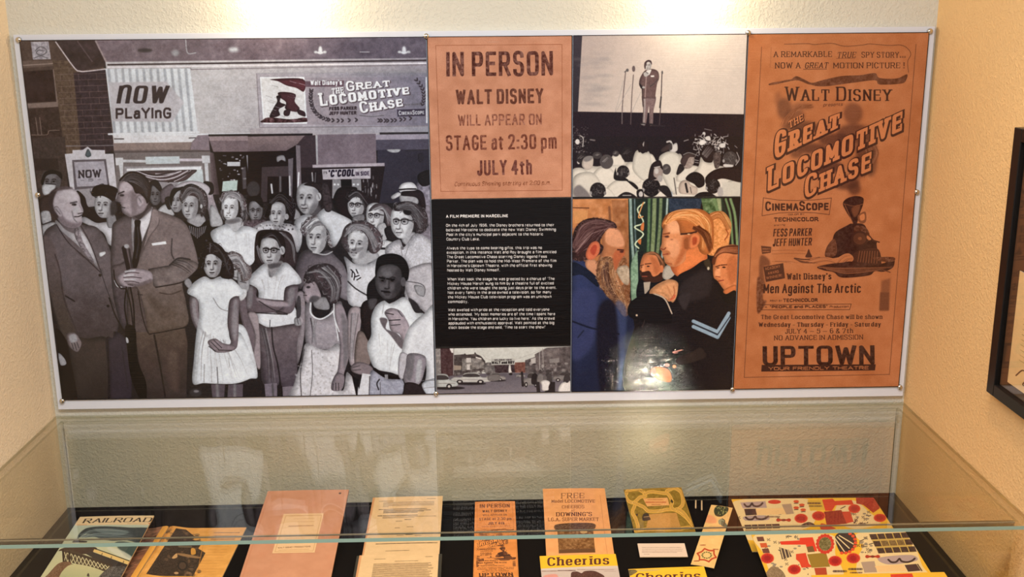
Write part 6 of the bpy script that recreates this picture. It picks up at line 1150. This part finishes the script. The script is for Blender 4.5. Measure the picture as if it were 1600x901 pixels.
# ---------------------------------------------------------------- things lying in the case
M_PAPER = material('paper_edge', (222, 190, 146), .8, .2); M_FOAM = material('black_foam', (18, 17, 19), .9, .1)
IM = {k: image(v, k) for k, v in ART.items()}
def lay(name, label, cat, art, tl, yaw, tilt, w, h, thick=.0012, sag=.0015, edge=None, part='sheet', rough=.55, group=None, wedge=(.30, .85), wx=.42):
    """a printed sheet leaning back on a hidden foam wedge; tl is its far left corner"""
    yw, ti = math.radians(yaw), math.radians(tilt)
    u = Vector((math.cos(yw), math.sin(yw), 0)); d = Vector((math.sin(yw) * math.cos(ti), -math.cos(yw) * math.cos(ti), -math.sin(ti)))
    tl = Vector(tl); c = tl + u * w / 2 + d * h / 2
    t = empty(name, (c.x, c.y, ZD), yw, label, cat, group); R = Matrix.Rotation(-yw, 3, 'Z')
    def fn(a, b):
        p = tl + u * w * a + d * h * (1 - b); q = R @ (p - Vector((c.x, c.y, ZD))); q.z = max(q.z + sag * (math.sin(math.pi * a) * .6 + math.sin(math.pi * b) * .4), thick + .0004); return q
    o = obj(part, slab(bmesh.new(), 8, 8, fn, thick), [printed(name + '_print', IM[art], rough), edge or M_PAPER], t)
    w0, w1 = wedge; zb = fn(.5, w1).z - thick - sag - .001
    if zb > .008:
        bm = bmesh.new(); x = w * wx; ya, yb = fn(.5, w0).y, fn(.5, w1).y; z0, z1 = max(fn(0, w0).z - thick - .001, .003), fn(0, w1).z - thick - .001
        v = [bm.verts.new(p) for p in ((-x, ya, .0005), (x, ya, .0005), (x, yb, .0005), (-x, yb, .0005), (-x, ya, z0), (x, ya, z0), (x, yb, z1), (-x, yb, z1))]
        for f in ((3, 2, 1, 0), (4, 5, 6, 7), (0, 1, 5, 4), (1, 2, 6, 5), (2, 3, 7, 6), (3, 0, 4, 7)): bm.faces.new([v[i] for i in f])
        obj('support_wedge', bm, M_FOAM, t)
    return t, fn
lay('magazine', 'railway magazine with a smoking steam train on a trestle bridge, at the far left', 'magazine', 'railroad', (.075, -.152, -.294), -.09, 5.74, .208, .295, .004, .002, part='cover', rough=.35, wx=.34)
# open magazine: two curved pages
om = empty('open_magazine', (.318, -.139, ZD), math.radians(-.58), 'open yellowed magazine with a dark train photograph, between railway magazine and pink folder', 'magazine')
pz = lambda s: .0042 + .0085 * math.exp(-(s / .030) ** 2 * .6) * (1 - math.exp(-(s / .007) ** 2) * .0) - .0035 * math.exp(-(s / .004) ** 2)
obj('right_page', slab(bmesh.new(), 24, 4, lambda a, b: Vector((.0015 + .2175 * a, -.31 * (1 - b), pz(.0015 + .2175 * a))), lambda a, b: pz(.0015 + .2175 * a) - .0008), [printed('right_page_print', IM['page']), M_PAPER], om)
o = obj('left_page', slab(bmesh.new(), 24, 4, lambda a, b: Vector((-.064 * (1 - a) - .0015, -.31 * (1 - b), pz(.064 * (1 - a) + .0015))), lambda a, b: pz(.064 * (1 - a) + .0015) - .0008), [printed('left_page_print', IM['page_left']), M_PAPER], om); o['label'] = 'dark printed left page'
t, fn = lay('script_folder', 'long pink folder with a cream title label', 'folder', 'folder', (.585, -.052, -.272), .14, 8.3, .236, .424, .007, .002, edge=material('folder_edge', (120, 84, 60), .7, .2), part='cover')
lw, lh = .236, .424
a0, a1, b0, b1 = .282, .759, .29, .715
o = obj('title_label', slab(bmesh.new(), 6, 6, lambda a, b: fn(a0 + (a1 - a0) * a, b0 + (b1 - b0) * b) + Vector((0, 0, .0008)), .0006), [printed('title_label_print', IM['folder_label']), M_PAPER], t); o['label'] = 'cream printed label'
lay('typed_letter', 'upper typed letter, its top edge near the back wall', 'letter', 'letter', (.886, -.017, -.315), .53, 2.83, .207, .332)
t, fn = lay('typed_letter', 'lower typed letter in a dark sleeve, covering the foot of another letter', 'letter', 'letter_lower', (.886, -.367, -.315), .56, 5.25, .21, .273)
obj('sleeve', slab(bmesh.new(), 4, 4, lambda a, b: fn(-.035 + 1.075 * a, -.02 + 1.035 * b) - Vector((0, 0, .0035)), .0012), [material('dark_sleeve', (46, 44, 34), .3, .5), material('sleeve_edge', (206, 170, 60), .4, .4)], t)
lay('handbill', 'tall narrow orange theatre handbill between the typed letters and the grocery flyer', 'handbill', 'handbill', (1.189, -.031, -.328), -.16, 1.57, .118, .436)
lay('flyer', 'orange grocery flyer with a square brown picture, behind a yellow cereal box front', 'flyer', 'flyer', (1.389, -.048, -.282), -1.2, 9.33, .182, .318, .0025)
lay('cereal_box_front', 'yellow cereal box front with a grey lower half, overlapping the orange grocery flyer', 'cereal box', 'cereal', (1.359, -.472, -.27), 1.04, 13.37, .195, .262, .002, .001, group='cereal box fronts')
lay('cereal_box_front', 'yellow cereal box front with a dark upper left corner, below the small white card', 'cereal box', 'cereal_front', (1.579, -.529, -.28), 2.06, 15.51, .192, .201, .002, .001, group='cereal box fronts')
lay('play_map', 'olive green play map with looping yellow tracks, leaning by the back wall', 'play map', 'play_map', (1.627, -.052, -.287), 2.76, 14.61, .172, .193, .0025)
lay('label_card', 'small white caption card below the olive green play map', 'label card', 'label', (1.634, -.304, -.329), -1.63, 5.83, .128, .063, .0016, 0)
lay('bookmark', 'long slanted cream strip with a red six-pointed emblem', 'paper strip', 'bookmark', (1.868, -.142, -.297), -21.71, 7.16, .061, .295, .001)
lay('cutout_sheet', 'rear yellow sheet of red train cutouts, nearest the back wall', 'cutout sheet', 'cutouts', (1.944, -.065, -.318), -.82, 4.56, .42, .277, .0016, .0005, group='sheets of train cutouts')
lay('cutout_sheet', 'front yellow sheet of red train cutouts with a grid of dark squares', 'cutout sheet', 'cutouts_lower', (1.941, -.316, -.300), -.68, 6.89, .421, .278, .0016, .0005, group='sheets of train cutouts')
lay('box_panel', 'yellow box panel with a red block, at the bottom right corner', 'box panel', 'box_back', (2.041, -.532, -.305), .46, 6.97, .34, .17, .002, .0005, wedge=(.08, .5))
for k, (x0, y0, x1, y1) in enumerate(((1.8492, -.0160, 1.8386, -.069), (1.8663, -.0190, 1.8541, -.0822))):
    L = math.hypot(x1 - x0, y1 - y0)
    bm = bmesh.new(); lathe(bm, [(.0012, 0), (.0022, .002), (.0022, L - .002), (.0012, L)], 10, Matrix.Rotation(math.radians(90), 4, 'X'))  # thin pale rod, tapered at both ends
    o = obj('pale_stick', bm, material('pale_stick_cream', (236, 206, 170), .6, .3, bump=(300, .1)), None, (x0, y0, ZD + .0024), True); o.rotation_euler = (0, 0, math.atan2(x1 - x0, -(y1 - y0)))
    tag(o, ('shorter thin pale stick beside the play map' if k == 0 else 'longer thin pale stick near the top of the slanted strip'), 'stick', 'pale sticks')
